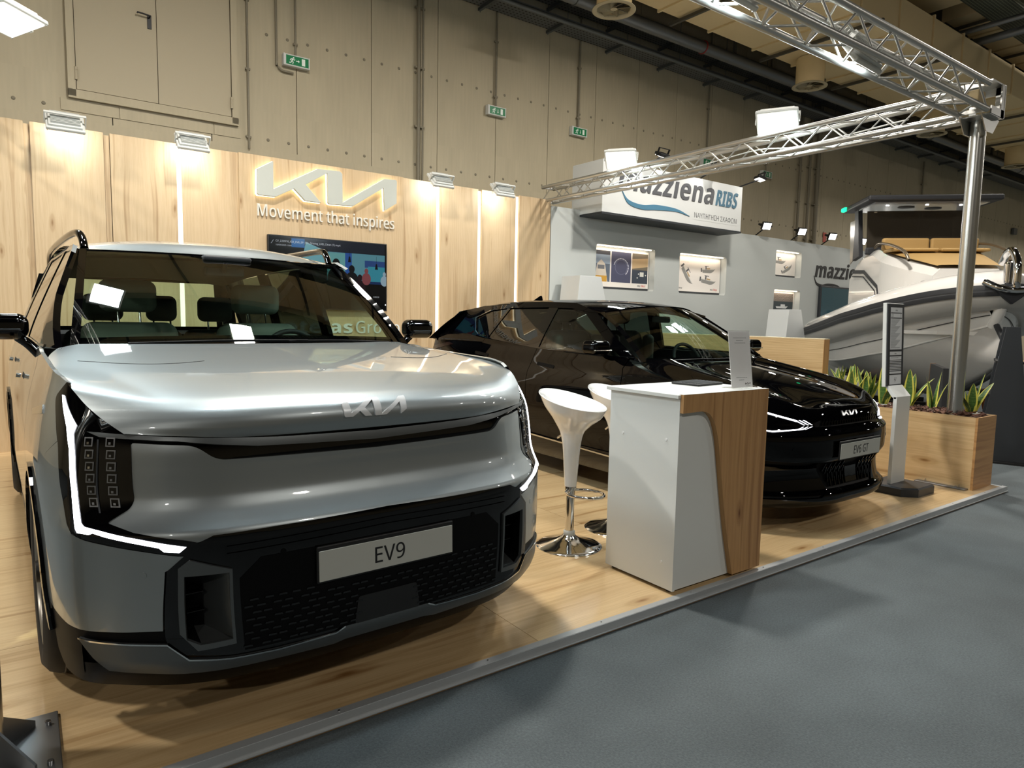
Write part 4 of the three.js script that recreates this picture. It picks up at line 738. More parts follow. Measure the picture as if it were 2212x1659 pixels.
{ // the boat: local z runs from stern to bow, -x is the side seen
  const b = thing('rigid_boat', 'white rigid inflatable boat with tan sunbed and dark canopy on a cradle', 'boat', [13.48, CARPET, -6.64], -0.8);
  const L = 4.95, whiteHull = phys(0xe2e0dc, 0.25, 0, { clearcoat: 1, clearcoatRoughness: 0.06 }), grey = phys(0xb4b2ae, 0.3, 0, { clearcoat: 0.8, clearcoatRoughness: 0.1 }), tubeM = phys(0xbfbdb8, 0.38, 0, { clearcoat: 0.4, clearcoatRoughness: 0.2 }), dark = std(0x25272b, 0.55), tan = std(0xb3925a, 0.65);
  // centre line of the collar
  const half = smooth([[0, 1.12], [1.5, 1.17], [2.7, 1.1], [3.4, 0.92], [4.05, 0.6], [4.5, 0.27], [4.68, 0]]), hy = smooth([[0, 1.2], [1.5, 1.33], [3, 1.55], [4, 1.76], [4.75, 1.9]]), rad = smooth([[0, 0.1], [0.35, 0.22], [0.8, 0.26], [4, 0.27], [4.75, 0.25]]);
  const path = s => { const q = []; for (let k = 0; k <= 44; k++) { const a = 4.68 * Math.pow(k / 44, 0.8); q.push([s * half(a), hy(a), a]); } return q; };
  const sweep = (pts, radius, a0, a1, n, off) => { // part of a round section swept along the collar, angle measured from outboard-up
    return surf((u, v) => {
      const x = u * (pts.length - 1), i = Math.min(pts.length - 2, Math.max(0, Math.floor(x))), f = x - i, p = pts[i].map((c, k) => mix(c, pts[i + 1][k], f)), q0 = pts[Math.max(0, i - 1)], q1 = pts[Math.min(pts.length - 1, i + 2)];
      const d = V(q1[0] - q0[0], q1[1] - q0[1], q1[2] - q0[2]).normalize(), up = V(0, 1, 0), out = up.clone().cross(d).normalize(), upp = d.clone().cross(out).normalize(), an = a0 + (a1 - a0) * v, r = rad(p[2]) + (off || 0);
      return [p[0] + (out.x * Math.cos(an) + upp.x * Math.sin(an)) * r, p[1] + (out.y * Math.cos(an) + upp.y * Math.sin(an)) * r, p[2] + (out.z * Math.cos(an) + upp.z * Math.sin(an)) * r];
    }, 88, n);
  };
  const whole = [...path(-1), ...path(1).reverse().slice(1)];
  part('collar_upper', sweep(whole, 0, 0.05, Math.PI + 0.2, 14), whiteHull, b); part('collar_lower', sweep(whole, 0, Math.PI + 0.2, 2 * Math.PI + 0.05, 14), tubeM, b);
  part('rubbing_strake', sweep(whole, 0, Math.PI - 0.26, Math.PI - 0.02, 3, 0.022), dark, b); part('rubbing_strake', sweep(whole, 0, Math.PI + 0.06, Math.PI + 0.26, 3, 0.022), dark, b); part('strake_band', sweep(whole, 0, Math.PI - 0.04, Math.PI + 0.08, 2, 0.016), std(0x4a4c50, 0.5), b);
  // hull
  const cx = smooth([[0, 1.0], [1.5, 1.05], [2.6, 0.95], [3.5, 0.64], [4.1, 0.34], [4.6, 0.0]]), cy = smooth([[0, 0.72], [1.5, 0.78], [3, 0.98], [4, 1.24], [4.6, 1.45]]);
  const keelLine = crom([[0.34, 0], [0.32, 1.4], [0.34, 2.6], [0.46, 3.6], [0.7, 4.35], [0.9, 4.8], [1.04, 5.05]], 12), kl = t => { const x = clamp(t) * (keelLine.length - 1), i = Math.min(keelLine.length - 2, Math.floor(x)); return keelLine[i].map((q, k) => mix(q, keelLine[i + 1][k], x - i)); };
  const tx = a => half(Math.min(a, 4.67)) * 0.98, ty = a => hy(Math.min(a, 4.67)) - 0.16;
  for (const s of [-1, 1]) {
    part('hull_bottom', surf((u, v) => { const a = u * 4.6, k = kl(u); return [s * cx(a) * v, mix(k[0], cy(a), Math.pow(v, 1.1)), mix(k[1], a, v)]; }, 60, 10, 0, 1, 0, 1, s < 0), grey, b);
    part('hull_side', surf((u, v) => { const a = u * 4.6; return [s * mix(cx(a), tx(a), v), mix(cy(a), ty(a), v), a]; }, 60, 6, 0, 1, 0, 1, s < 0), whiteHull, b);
    part('chine_rail', tube(Array.from({ length: 30 }, (_, k) => { const a = k / 29 * 4.6; return [s * (cx(a) + 0.006), cy(a), a]; }), 0.018, 80, 6), s < 0 ? whiteHull : whiteHull, b);
    part('knuckle_line', tube(Array.from({ length: 24 }, (_, k) => { const a = 1 + k / 23 * 3.6; return [s * (mix(cx(a) + 0.02, tx(a), 0.45) + 0.006), mix(cy(a), ty(a), 0.45), a]; }), 0.006, 60, 5), dark, b);
  }
  part('keel_guard', tube([[0, 1.46, 4.6], [0, 1.25, 4.83], [0, 1.06, 5.04], [0, 0.98, 5.02], [0, 0.88, 4.8], [0, 0.7, 4.38], [0, 0.5, 3.8]], 0.035, 60, 8, false, 0.3), dark, b);
  part('stem_upper', tube([[0, 1.42, 4.54], [0, 1.6, 4.66], [0, 1.78, 4.74]], 0.07, 20, 10), whiteHull, b);
  part('transom', extr([[-1.0, 0.72], [0, 0.34], [1.0, 0.72], [1.08, 1.3], [-1.08, 1.3]], 0.04).translate(0, 0, -0.01), whiteHull, b);
  part('deck', extr([[-1.08, 0], [1.08, 0], [1.06, 2.7], [0.85, 3.5], [0.5, 4.15], [0, 4.55], [-0.5, 4.15], [-0.85, 3.5], [-1.06, 2.7]], 0.05).rotateX(Math.PI / 2).translate(0, 1.35, 0), whiteHull, b);
  // bow deck
  part('bow_deck', surf((u, v) => { const a = 3.3 + 1.36 * u, w = Math.max(0.02, half(Math.min(4.66, a)) * 0.98); return [(v * 2 - 1) * w, hy(a) + 0.17 + 0.12 * Math.sin(Math.PI * v) * (1 - 0.5 * u), a]; }, 24, 14), whiteHull, b);
  const sup = new THREE.Group(); sup.name = 'superstructure'; sup.position.set(0, 0.02, 0.62); sup.scale.set(1.15, 1, 0.9); b.add(sup);
  // console
  const cw = smooth([[0.5, 0.66], [2.2, 0.68], [2.9, 0.58], [3.5, 0.4]]), ct = smooth([[0.5, 2.3], [1.2, 2.6], [1.75, 2.62], [2.2, 2.5], [3.5, 2.2]]);
  part('console', surf((u, v) => { const a = mix(0.5, 3.5, u), w = cw(a), t = ct(a), q = v * 5, sec = [[-w, 1.3], [-w, t - 0.1], [-w + 0.08, t], [w - 0.08, t], [w, t - 0.1], [w, 1.3]], i = Math.max(0, Math.min(4, Math.floor(q))), f = q - i; return [mix(sec[i][0], sec[i + 1][0], f), mix(sec[i][1], sec[i + 1][1], f), a]; }, 40, 40, 0, 1, 0, 1, true).toNonIndexed(), whiteHull, sup);
  sup.children[0].geometry.computeVertexNormals();
  part('console_back', extr([[-0.66, 1.3], [0.66, 1.3], [0.66, 2.2], [0.58, 2.3], [-0.58, 2.3], [-0.66, 2.2]], 0.02).translate(0, 0, 0.49), whiteHull, sup); part('console_nose', extr([[-0.4, 1.3], [0.4, 1.3], [0.4, 2.1], [0.32, 2.2], [-0.32, 2.2], [-0.4, 2.1]], 0.02).translate(0, 0, 3.49), whiteHull, sup);
  for (const s of [-1, 1]) {
    part('console_stripe', extr(stroke([[0.75, 2.32], [1.4, 2.28], [2.15, 2.0], [2.35, 1.62]], 0.06), 0.006).rotateY(-Math.PI / 2).translate(s * 0.683 + 0.003, 0, 0), dark, sup); part('console_stripe', extr(stroke([[0.75, 2.24], [1.38, 2.2], [2.05, 1.94], [2.25, 1.6]], 0.018), 0.006).rotateY(-Math.PI / 2).translate(s * 0.683 + 0.003, 0, 0), dark, sup);
    part('grab_rail', tube([[s * 0.6, 2.66, 1.6], [s * 0.62, 2.7, 1.9], [s * 0.62, 2.62, 2.5], [s * 0.6, 2.48, 3.0], [s * 0.58, 2.34, 3.15]], 0.022, 40, 8), std(0x6f624e, 0.3, 0.4), sup);
    part('canopy_post', extr([[0.85, 2.5], [1.25, 2.55], [1.05, 3.36], [0.86, 3.36]], 0.05, 0.006).rotateY(-Math.PI / 2).translate(s * 0.7 + 0.025, 0, 0), dark, sup);
    part('canopy_screen', extr([[0.75, 2.45], [0.9, 2.5], [0.92, 3.2], [0.62, 3.2]], 0.012).rotateY(-Math.PI / 2).translate(s * 0.72, 0, 0), std(0x8c867a, 0.3), sup);
    part('mooring_cleat', [rod([s * 0.5, 1.93, 3.55], [s * 0.52, 2.0, 3.55], 0.012), tube([[s * 0.5, 1.98, 3.35], [s * 0.52, 2.01, 3.55], [s * 0.48, 1.99, 3.8]], 0.016, 16, 6)], dark, sup);
  }
  part('windscreen_panel', extr([[-0.68, 2.6], [0.68, 2.6], [0.7, 3.28], [-0.7, 3.28]], 0.012).translate(0, 0, 1.45), phys(0x6e675c, 0.05, 0, { transmission: 0.75, thickness: 0 }), sup);
  part('windscreen_sill', rbox(1.4, 0.12, 0.12, 0.03, 0, 2.62, 1.48), dark, sup);
  part('canopy', rbox(1.7, 0.09, 1.5, 0.03, 0, 3.4, 1.35, 3), dark, sup); part('canopy_ceiling', box(1.45, 0.02, 1.1, 0, 3.345, 1.4), std(0xbfc2c6, 0.15, 0.3), sup);
  for (const [x, z] of [[-0.2, 1.5], [0.2, 1.35]]) part('canopy_speaker', cyl(0.11, 0.11, 0.012, x, 3.33, z, 24), dark, sup);
  for (const [x, z] of [[-0.5, 1.7], [0.45, 1.7], [0, 1.75], [-0.45, 0.9]]) part('canopy_light', cyl(0.022, 0.022, 0.01, x, 3.332, z, 12), new THREE.MeshStandardMaterial({ color: 0xffffff, emissive: 0xffffff, emissiveIntensity: 8 }), sup);
  part('navigation_light', rbox(0.06, 0.07, 0.2, 0.02, -0.86, 3.4, 0.75), new THREE.MeshStandardMaterial({ color: 0x0a5a3a, emissive: 0x18d68a, emissiveIntensity: 3 }), sup, 'green navigation light');
  // cushions
  part('sunbed_cushion', surf((u, v) => [mix(-0.6, 0.6, v) * mix(1, 0.6, u), mix(2.56, 2.24, u) + 0.035 * Math.pow(Math.sin(Math.PI * v), 0.3) * Math.pow(Math.sin(Math.PI * clamp(u, 0.02, 0.98)), 0.3), mix(2.05, 3.5, u)], 20, 20), tan, sup);
  for (const s of [-1, 1]) { const c = rbox(0.6, 0.2, 0.1, 0.035, s * 0.31, 2.68, 1.98, 4); part('backrest_cushion', c, tan, sup); const d = rbox(0.6, 0.05, 0.4, 0.024, s * 0.31, 2.56, 2.25, 3); part('seat_cushion', d, tan, sup); }
  // bow fitting
  part('anchor', [tube([[0, 2.22, 4.62], [0, 2.34, 4.72], [0, 2.36, 4.86], [0, 2.2, 4.98], [0, 2.0, 5.0], [0, 1.86, 4.98]], 0.045, 40, 12), tube([[-0.3, 1.98, 4.86], [-0.16, 1.9, 4.96], [0, 1.87, 5.0], [0.16, 1.9, 4.96], [0.3, 1.98, 4.86]], 0.04, 30, 10)], M.chrome, b); part('anchor_guard', extr([[-0.3, 2.0], [-0.12, 1.92], [0.12, 1.92], [0.3, 2.0], [0.1, 1.78], [0, 1.7], [-0.1, 1.78]], 0.05, 0.01).translate(0, 0, 4.9), dark, b); part('roller_plate', rbox(0.16, 0.3, 0.1, 0.04, 0.0, 2.08, 4.86), M.chrome, b);
  part('towing_eye', new THREE.TorusGeometry(0.05, 0.014, 8, 20).translate(-0.06, 1.02, 4.28), M.chrome, b);
  // cradle
  const cr = thing('boat_cradle', 'timber and black cradle holding up the boat', 'cradle', [13.48, CARPET, -6.64], -0.8);
  const wood = std(0x7a4526, 0.7);
  for (const z of [0.7, 1.6, 3.3]) { part('cross_beam', box(1.5, 0.1, 0.1, 0, 0.05, z), M.black, cr); for (const s of [-1, 1]) { part('prop', rod([s * 0.62, 0.1, z], [s * 0.52, 0.5, z], 0.05, 4), wood, cr); } }
  for (const s of [-1, 1]) part('long_pad', box(0.12, 0.05, 3.4, s * 0.5, 0.47, 1.9), M.black, cr);
}
{ // black stepped rack
  const t = thing('step_rack', 'black stepped rack with timber edged shelves beside the planter', 'rack', [8.6, CARPET, -2.75], 0.35);
  for (const x of [-0.35, 0.5]) part('upright', extr([[-0.24, 0], [0.24, 0], [0.06, 1.42], [-0.06, 1.42]], 0.035, 0.003).rotateY(Math.PI / 2).translate(x, 0, 0), M.darkGrey, t);
  for (const [y, d] of [[0.28, 0.44], [0.7, 0.34], [1.05, 0.24]]) { part('shelf', box(0.84, 0.025, d, 0.08, y, 0), M.black, t); part('shelf_edge', box(0.84, 0.025, 0.012, 0.08, y, d / 2 + 0.006), std(0xa57f4e, 0.6), t); }
  part('foot_plate', box(0.2, 0.02, 0.62, -0.34, 0.01, 0), M.black, t); part('foot_plate', box(0.2, 0.02, 0.62, 0.52, 0.01, 0), M.black, t);
  const bm = [0x2a4f9a, 0xc9c7c0, 0x7a8894]; const LB = ['blue brochure lying on the bottom shelf of the black rack', 'white brochure lying on the middle shelf of the black rack', 'grey brochure lying on the top shelf of the black rack'];
  [[0.28, 0], [0.7, 1], [1.05, 2]].forEach(([y, i]) => { const s = solo('brochure', LB[i], 'brochure', box(0.21, 0.03, 0.15), std(bm[i], 0.4), [8.7, CARPET + y + 0.0285, -2.8], 'brochures on the rack'); s.rotation.y = 0.35; });
  const k2 = thing('black_trestle', 'black slanted trestle panel behind the planter under the boat', 'trestle', [8.9, CARPET, -3.6], 0.5); part('panel', extr([[-0.9, 0], [0.5, 0], [0.3, 0.95], [-0.75, 0.95]], 0.05, 0.003), M.black, k2); part('edge', extr(stroke([[0.5, 0], [0.3, 0.95]], 0.03), 0.06).translate(0.02, 0, -0.005), std(0x6d5236, 0.7), k2);
}

// ---------------------------------------------------------------- cars: shared pieces
const paintGrain = dataTex(256, 256, (u, v) => { const g = 238 + 16 * N(u * 90, v * 90, 3); return [g, g, g]; }); paintGrain.repeat.set(6, 6);
M.silver = phys(0x989fa1, 0.42, 0.86, { clearcoat: 1, clearcoatRoughness: 0.03 });
M.carBlack = phys(0x020203, 0.5, 0.0, { clearcoat: 0.6, clearcoatRoughness: 0.01, specularIntensity: 0 });
M.glass = phys(0xd4e6da, 0.0, 0, { transmission: 1, thickness: 0, ior: 1.52 });
M.tint = phys(0x3c4440, 0.0, 0, { transmission: 1, thickness: 0, ior: 1.52 });
M.frit = phys(0x030304, 0.4, 0, { clearcoat: 1, clearcoatRoughness: 0.02, specularIntensity: 0 });
M.cabin = std(0x17181a, 0.8); M.cabinGrey = std(0x8f9a93, 0.75); M.cabinMid = std(0x6a706c, 0.8); M.mesh = phys(0x040405, 0.5, 0, { specularIntensity: 0.25 }); M.dash = std(0x1b1d20, 0.6);
M.drl = new THREE.MeshStandardMaterial({ color: 0xffffff, emissive: 0xf2f4ff, emissiveIntensity: 7 });
M.trimGrey = std(0x666a6b, 0.38, 0.75); M.bright = std(0xd2d4d4, 0.15, 1);
function bodySurface(plan, prof, tumble, f0, f1) {
  const P = crom(plan, 28), D = [0]; for (let i = 1; i < P.length; i++) D.push(D[i - 1] + Math.hypot(P[i][0] - P[i - 1][0], P[i][1] - P[i - 1][1]));
  const pr = smooth(prof), tb = smooth(tumble);
  const find = a => { let lo = 0, hi = D.length - 1; while (hi - lo > 1) { const m = (lo + hi) >> 1; if (D[m] <= a) lo = m; else hi = m; } const t = clamp((a - D[lo]) / (D[hi] - D[lo])); return [mix(P[lo][0], P[hi][0], t), mix(P[lo][1], P[hi][1], t)]; };
  const S = (u, Y) => { const a = Math.abs(u), [X, B] = find(a); return [Math.sign(u || 1) * X * tb(Y), Y, -(B + pr(Y) * clamp(1 - (a - f0) / (f1 - f0)))]; };
  S.total = D[D.length - 1]; S.uOfB = b => { for (let i = 1; i < P.length; i++) if (P[i][1] >= b && P[i][0] > plan[0][0] + 0.5) return D[i - 1] + (b - P[i - 1][1]) / (P[i][1] - P[i - 1][1] || 1) * (D[i] - D[i - 1]); return S.total; };
  return S;
}
const arch = (cu, cv, r, a0, a1, n = 18) => Array.from({ length: n + 1 }, (_, i) => { const a = (a0 + (a1 - a0) * i / n) * Math.PI / 180; return [cu + r * Math.cos(a), cv + r * Math.sin(a)]; });
function wheel(parent, x, z, R, w, rimR, side, spokeMat, spokes, steer = 0) {
  const g = new THREE.Group(); g.name = 'wheel'; g.position.set(x, R, z); g.rotation.y = (side < 0 ? Math.PI : 0) + steer; parent.add(g);
  const rot = q => q.rotateZ(-Math.PI / 2);
  part('tyre', rot(lathe([[rimR, -w / 2 + 0.02], [rimR + 0.02, -w / 2], [R - 0.05, -w / 2 - 0.004], [R - 0.018, -w / 2 + 0.018], [R - 0.003, -w / 2 + 0.05], [R, 0], [R - 0.003, w / 2 - 0.05], [R - 0.018, w / 2 - 0.018], [R - 0.05, w / 2 + 0.004], [rimR + 0.02, w / 2], [rimR, w / 2 - 0.02]], 64)), M.rubber, g);
  const gr = []; for (const y of [-0.07, -0.025, 0.025, 0.07]) { const t = new THREE.TorusGeometry(R - 0.002, 0.004, 5, 64); t.rotateX(Math.PI / 2); gr.push(rot(t.translate(0, y, 0))); } part('tread_groove', gr, M.black, g);
  part('rim', rot(lathe([[rimR + 0.004, w / 2 - 0.005], [rimR - 0.012, w / 2 - 0.004], [rimR - 0.02, w / 2 - 0.03], [rimR - 0.03, -w / 2 + 0.03], [rimR + 0.003, -w / 2 + 0.01]], 64)), spokeMat, g);
  part('brake_disc', rot(cyl(0.17, 0.17, 0.03, 0, w / 2 - 0.09, 0, 40)), M.aluDull, g);
  for (let k = 0; k < spokes; k++) { const s = extr([[0.035, -0.03], [rimR - 0.012, -0.062], [rimR - 0.012, 0.03], [0.035, 0.03]], 0.025, 0.004).rotateY(Math.PI / 2).rotateX(k * 2 * Math.PI / spokes).translate(w / 2 - 0.045, 0, 0); part('spoke', s, spokeMat, g); }
  part('hub_cap', rot(cyl(0.045, 0.04, 0.03, 0, w / 2 - 0.01, 0, 24)), M.black, g);
  return g;
}
function seat(parent, x, y, z, mat, hw = 0.25, head = 0.29, recl = 0.28) {
  const g = new THREE.Group(); g.name = 'seat'; g.position.set(x, y, z); parent.add(g);
  part('cushion', rbox(hw * 2, 0.18, 0.52, 0.07, 0, 0.1, 0.1, 4), mat, g);
  const b = rbox(hw * 2, 0.66, 0.17, 0.08, 0, 0.33, 0, 5); b.rotateX(-recl); b.translate(0, 0.13, -0.12); part('backrest', b, mat, g);
  const h = rbox(head, 0.2, 0.11, 0.075, 0, 0, 0, 6); h.translate(0, 0.13 + 0.8, -0.12 - 0.21); part('headrest', h, mat, g);
  for (const s of [-1, 1]) part('headrest_post', rod([s * 0.06, 0.72, -0.29], [s * 0.06, 0.88, -0.33], 0.007), M.chrome, g);
}
function plate(parent, text, y, z, w, tilt, fnt) {
  const g = new THREE.Group(); g.name = 'number_plate'; g.position.set(0, y, z); g.rotation.x = tilt; parent.add(g);
  part('holder', rbox(w + 0.012, 0.128, 0.012, 0.006, 0, 0.004, -0.004), M.black, g);
  part('plate_panel', new RoundedBoxGeometry(w, 0.104, 0.004, 2, 0.0019), std(0xb9bbb4, 0.45), g).position.z = 0.004;
  const t = new TextGeometry(text, { font: fnt, size: 0.056, depth: 0.0012, curveSegments: 6 }); t.computeBoundingBox(); const bb = t.boundingBox; t.translate(-(bb.max.x + bb.min.x) / 2, -0.028, 0.0058); if (text.length > 3) t.scale(0.82, 1, 1);
  part('plate_lettering', t, M.black, g);
}

// ---------------------------------------------------------------- the silver car
{
  const car = thing('silver_suv', 'large silver electric car with boxy nose and white light strips', 'car', [1.03, 0, -2.15], 1.8 * Math.PI / 180);
  const S = bodySurface([[0, 0], [0.27, 0.004], [0.52, 0.025], [0.66, 0.068], [0.765, 0.13], [0.84, 0.187], [0.905, 0.255], [0.95, 0.35], [0.978, 0.5], [0.99, 0.72], [0.99, 1.0], [0.99, 2], [0.99, 3], [0.99, 4.1], [0.985, 4.4], [0.965, 4.65], [0.91, 4.84], [0.78, 4.95], [0.5, 4.99], [0, 5.0]],
    [[0.15, 0.1], [0.2, 0.05], [0.25, 0.015], [0.3, 0], [0.5, 0], [0.66, 0], [0.69, 0.003], [0.72, 0.028], [0.76, 0.06], [0.8, 0.077], [0.88, 0.086], [0.93, 0.09], [0.97, 0.1], [1.0, 0.115], [1.1, 0.2], [1.2, 0.26]],
    [[0.15, 0.965], [0.3, 0.985], [0.5, 1], [0.8, 1], [0.95, 0.985], [1.05, 0.965], [1.15, 0.94], [1.25, 0.925]], 0.9, 1.4);
  const lay = (name, pts, mat, o = {}, label) => part(name, onSurface(pts, S, { cu: 0.025, cv: 0.02, ...o }), mat, car, label);
  const lay2 = (name, pts, mat, o = {}) => [pts, mirrorU(pts)].map(p => lay(name, p, mat, o));
  const full = half => [...half, ...half.slice().reverse().map(([u, v]) => [-u, v])];
  const UB = 0.737, AF = 0.92 + UB, AR = 4.02 + UB;
  lay('inner_shell', full([[0, 0.2], [0.5, 0.2], [0.5, 0.6], [0.72, 0.6], [0.74, 0.2], [1.22, 0.2], [1.22, 0.45], [1.15, 1.0], [0.85, 0.96], [0, 0.955]]), M.mesh, { off: -0.02 });
  // upper face
  lay('front_panel', full(fillet([[0, 0.697], [0.576, 0.686], [0.62, 0.668], [0.655, 0.676], [0.801, 0.702], [0.878, 0.726], [0.805, 0.764], [0.786, 0.788], [0.8, 0.962], [0.61, 0.952], [0.545, 0.904], [0, 0.896]], [0, 0.02, 0.01, 0.01, 0, 0.01, 0.02, 0.02, 0.01, 0.03, 0.03, 0])), M.silver, { thick: 0.02, cu: 0.02, cv: 0.012 });
  lay('grille_slot', full([[0, 0.89], [0.55, 0.9], [0.62, 0.955], [0.81, 0.965], [0.81, 0.975], [0, 0.96]]), M.blackGloss, { off: -0.012 });
  lay('grille_bar', full([[0, 0.927], [0.42, 0.939], [0.55, 0.953], [0.66, 0.966], [0.9, 0.977], [0.945, 0.992], [0.825, 0.986], [0.64, 0.977], [0.357, 0.963], [0, 0.957]]), M.trimGrey, { off: 0.004, thick: 0.02 });
  // mask with intake openings (a keyhole joins the outline to the hole)
  const hole = [[0.533, 0.352], [0.535, 0.568], [0.66, 0.568], [0.663, 0.368], [0.625, 0.347]];
  const maskR = [[0, 0.693], [0.385, 0.691], [0.576, 0.687], [0.618, 0.668], [0.71, 0.584], [0.725, 0.391], [0.719, 0.35], [0.674, 0.314], [0.54, 0.296], [0.4, 0.291], [0.0, 0.292]];
  const keyR = [...maskR.slice(0, 6), ...[[0.725, 0.37], [0.663, 0.368], [0.625, 0.347], [0.533, 0.352], [0.535, 0.568], [0.66, 0.568], [0.663, 0.369], [0.725, 0.371]].reverse().map(p => p), ...maskR.slice(6)];
  // keyhole order: run along the outline, dip in at the outer edge, round the hole, and out again
  const dip = [[0.725, 0.3712], [0.663, 0.3692], [0.66, 0.568], [0.535, 0.568], [0.533, 0.352], [0.625, 0.347], [0.663, 0.368], [0.725, 0.37]];
  const halfMask = [...maskR.slice(0, 6), ...dip, ...maskR.slice(6)];
  lay('bumper_mask', [...halfMask, ...halfMask.slice().reverse().map(([u, v]) => [-u, v])], M.blackGloss, { off: 0.002, cu: 0.022, cv: 0.02 }, 'gloss black lower nose');
  for (const s of [1, -1]) {
    const T = q => s > 0 ? q : mirrorU(q);
    const outer = [[0.524, 0.335], [0.526, 0.577], [0.645, 0.618], [0.676, 0.594], [0.68, 0.388], [0.634, 0.328]];
    const ring = [[0.524, 0.335], [0.526, 0.577], [0.645, 0.618], [0.676, 0.594], [0.68, 0.388], [0.634, 0.328], [0.524, 0.3351], [0.533, 0.3521], [0.625, 0.347], [0.663, 0.368], [0.66, 0.568], [0.535, 0.568], [0.533, 0.352]];
    lay('intake_frame', T(ring), M.trimGrey, { off: 0.012, thick: 0.014, cu: 0.02, cv: 0.02 });
    const F = hole.map(([u, v]) => S(s * u, v)), Bk = [[0.595, 0.372], [0.595, 0.555], [0.65, 0.552], [0.652, 0.385], [0.625, 0.372]].map(([u, v]) => { const p = S(s * u, v); return [p[0], p[1], p[2] - 0.085]; });
    const lists = [[], []];
    for (let i = 0; i < 5; i++) { const a = F[i], b = F[(i + 1) % 5], c = Bk[(i + 1) % 5], d = Bk[i], g = new THREE.BufferGeometry(); g.setAttribute('position', new THREE.Float32BufferAttribute([...a, ...b, ...c, ...a, ...c, ...d], 3)); g.setAttribute('uv', new THREE.Float32BufferAttribute(new Float32Array(12), 2)); g.computeVertexNormals(); lists[i === 0 || i === 4 ? 0 : 1].push(g); }
    part('intake_wall', lists[0], M.trimGrey, car); part('intake_side', lists[1], M.mesh, car);
    const b = new THREE.BufferGeometry(); b.setAttribute('position', new THREE.Float32BufferAttribute([0, 1, 2, 0, 2, 3, 0, 3, 4].flatMap(i => Bk[i]), 3)); b.setAttribute('uv', new THREE.Float32BufferAttribute(new Float32Array(18), 2)); b.computeVertexNormals(); part('intake_back', b, M.mesh, car);
    for (const y of [0.435, 0.495]) { const p = S(s * 0.624, y); part('intake_fin', rbox(0.056, 0.006, 0.03, 0.003, p[0], y, p[2] - 0.06), M.blackGloss, car); }
  }
  lay2('sensor', arch(0.37, 0.605, 0.009, 0, 360, 16).slice(0, -1), M.mesh, { off: 0.004 });
  lay2('sensor', arch(0.78, 0.572, 0.011, 0, 360, 16).slice(0, -1), M.silver, { off: 0.0015, thick: 0.003 });
  { // lower mesh of small dashes and the smooth panels between
    const list = [];
    for (let r = 0; r < 8; r++) for (let c = -11; c <= 11; c++) {
      const y = 0.312 + r * 0.0215, x = c * 0.044 + (r % 2 ? 0.022 : 0) + 0.006 * Math.sin(r * 7 + c * 3); if (Math.abs(x) > 0.5 || (Math.abs(x) < 0.275 && y > 0.455) || (Math.abs(x) < 0.11 && y < 0.4) || y > 0.52) continue;
      list.push(onSurface([[x - 0.014, y], [x + 0.014, y], [x + 0.012, y + 0.006], [x - 0.012, y + 0.006]], S, { off: 0.007, thick: 0.006, cu: 0.1, cv: 0.1 }));
    }
    const m = part('grille_dashes', list, M.blackGloss, car); m.userData.kind = 'stuff';
    lay('mesh_field', full([[0, 0.3], [0.5, 0.303], [0.505, 0.54], [0.44, 0.6], [0, 0.605]]), M.mesh, { off: 0.0035 });
    lay('radar_panel', fillet([[-0.13, 0.3], [0.13, 0.3], [0.115, 0.395], [-0.115, 0.395]], 0.01), M.black, { off: 0.006, thick: 0.003 });
    for (const y of [0.632, 0.655]) lay('mask_ridge', full([[0, y], [0.54, y - 0.012], [0.54, y - 0.006], [0, y + 0.006]]), M.blackGloss, { off: 0.007, thick: 0.006 });
  }
  // head lamps
  lay2('headlamp_lens', fillet([[0.616, 0.668], [0.655, 0.678], [0.801, 0.702], [0.876, 0.726], [0.802, 0.763], [0.784, 0.788], [0.8, 0.965], [0.826, 0.993], [0.94, 1.072], [1.091, 1.134], [1.178, 1.086], [1.084, 0.961], [1.034, 0.781], [1.024, 0.717], [1.008, 0.692], [0.961, 0.68], [0.677, 0.632], [0.634, 0.63]], [0.01, 0, 0, 0.01, 0.02, 0.02, 0.01, 0, 0, 0, 0.02, 0.04, 0.02, 0.02, 0.02, 0.02, 0.01, 0.01]), M.frit, { off: 0.002, thick: 0.01, cu: 0.02, cv: 0.02 });
  lay2('daytime_light', [[1.097, 1.093], [1.033, 1.003], [1.008, 0.939], [0.985, 0.813], [0.985, 0.706], [0.978, 0.696], [0.939, 0.694], [0.927, 0.698], [0.729, 0.659], [0.714, 0.646], [0.672, 0.642], [0.653, 0.658], [0.801, 0.687], [0.952, 0.713], [0.962, 0.723], [0.966, 0.813], [0.983, 0.919], [0.999, 0.985], [0.989, 1.009], [1.087, 1.093]], M.drl, { off: 0.006, thick: 0.004, cu: 0.02, cv: 0.02 });
  for (const s of [1, -1]) for (let k = 0; k < 6; k++) for (const c of [0, 1]) {
    const u = (c ? 0.935 - k * 0.005 : 0.862 - k * 0.004), y = 0.963 - k * 0.0365, w = 0.0145, h = 0.0135, q = (r) => [[u - w * r, y - h * r], [u + w * r, y - h * r], [u + w * r, y + h * r], [u - w * r, y + h * r]].map(([a, b]) => [s * a, b]);
    const a = lay('led_cube', q(1), M.aluDull, { off: 0.0045, thick: 0.003, cu: 0.1, cv: 0.1 }); part('led_lens', onSurface(q(0.72), S, { off: 0.0052, cu: 0.1, cv: 0.1 }), M.blackGloss, a); part('led_chip_light', onSurface(q(0.25).map(([a2, b2]) => [a2 + s * 0.001, b2 - 0.004]), S, { off: 0.0058, cu: 0.1, cv: 0.1 }), c && k < 3 ? M.bright : M.aluDull, a);
  }
  lay2('lamp_divider', [[0.89, 0.75], [0.896, 0.75], [0.906, 0.97], [0.9, 0.97]], M.darkGrey, { off: 0.004 });
  // bumper corners, lower lip
  const aFront = arch(AF, 0.375, 0.425, 128, 196, 12);
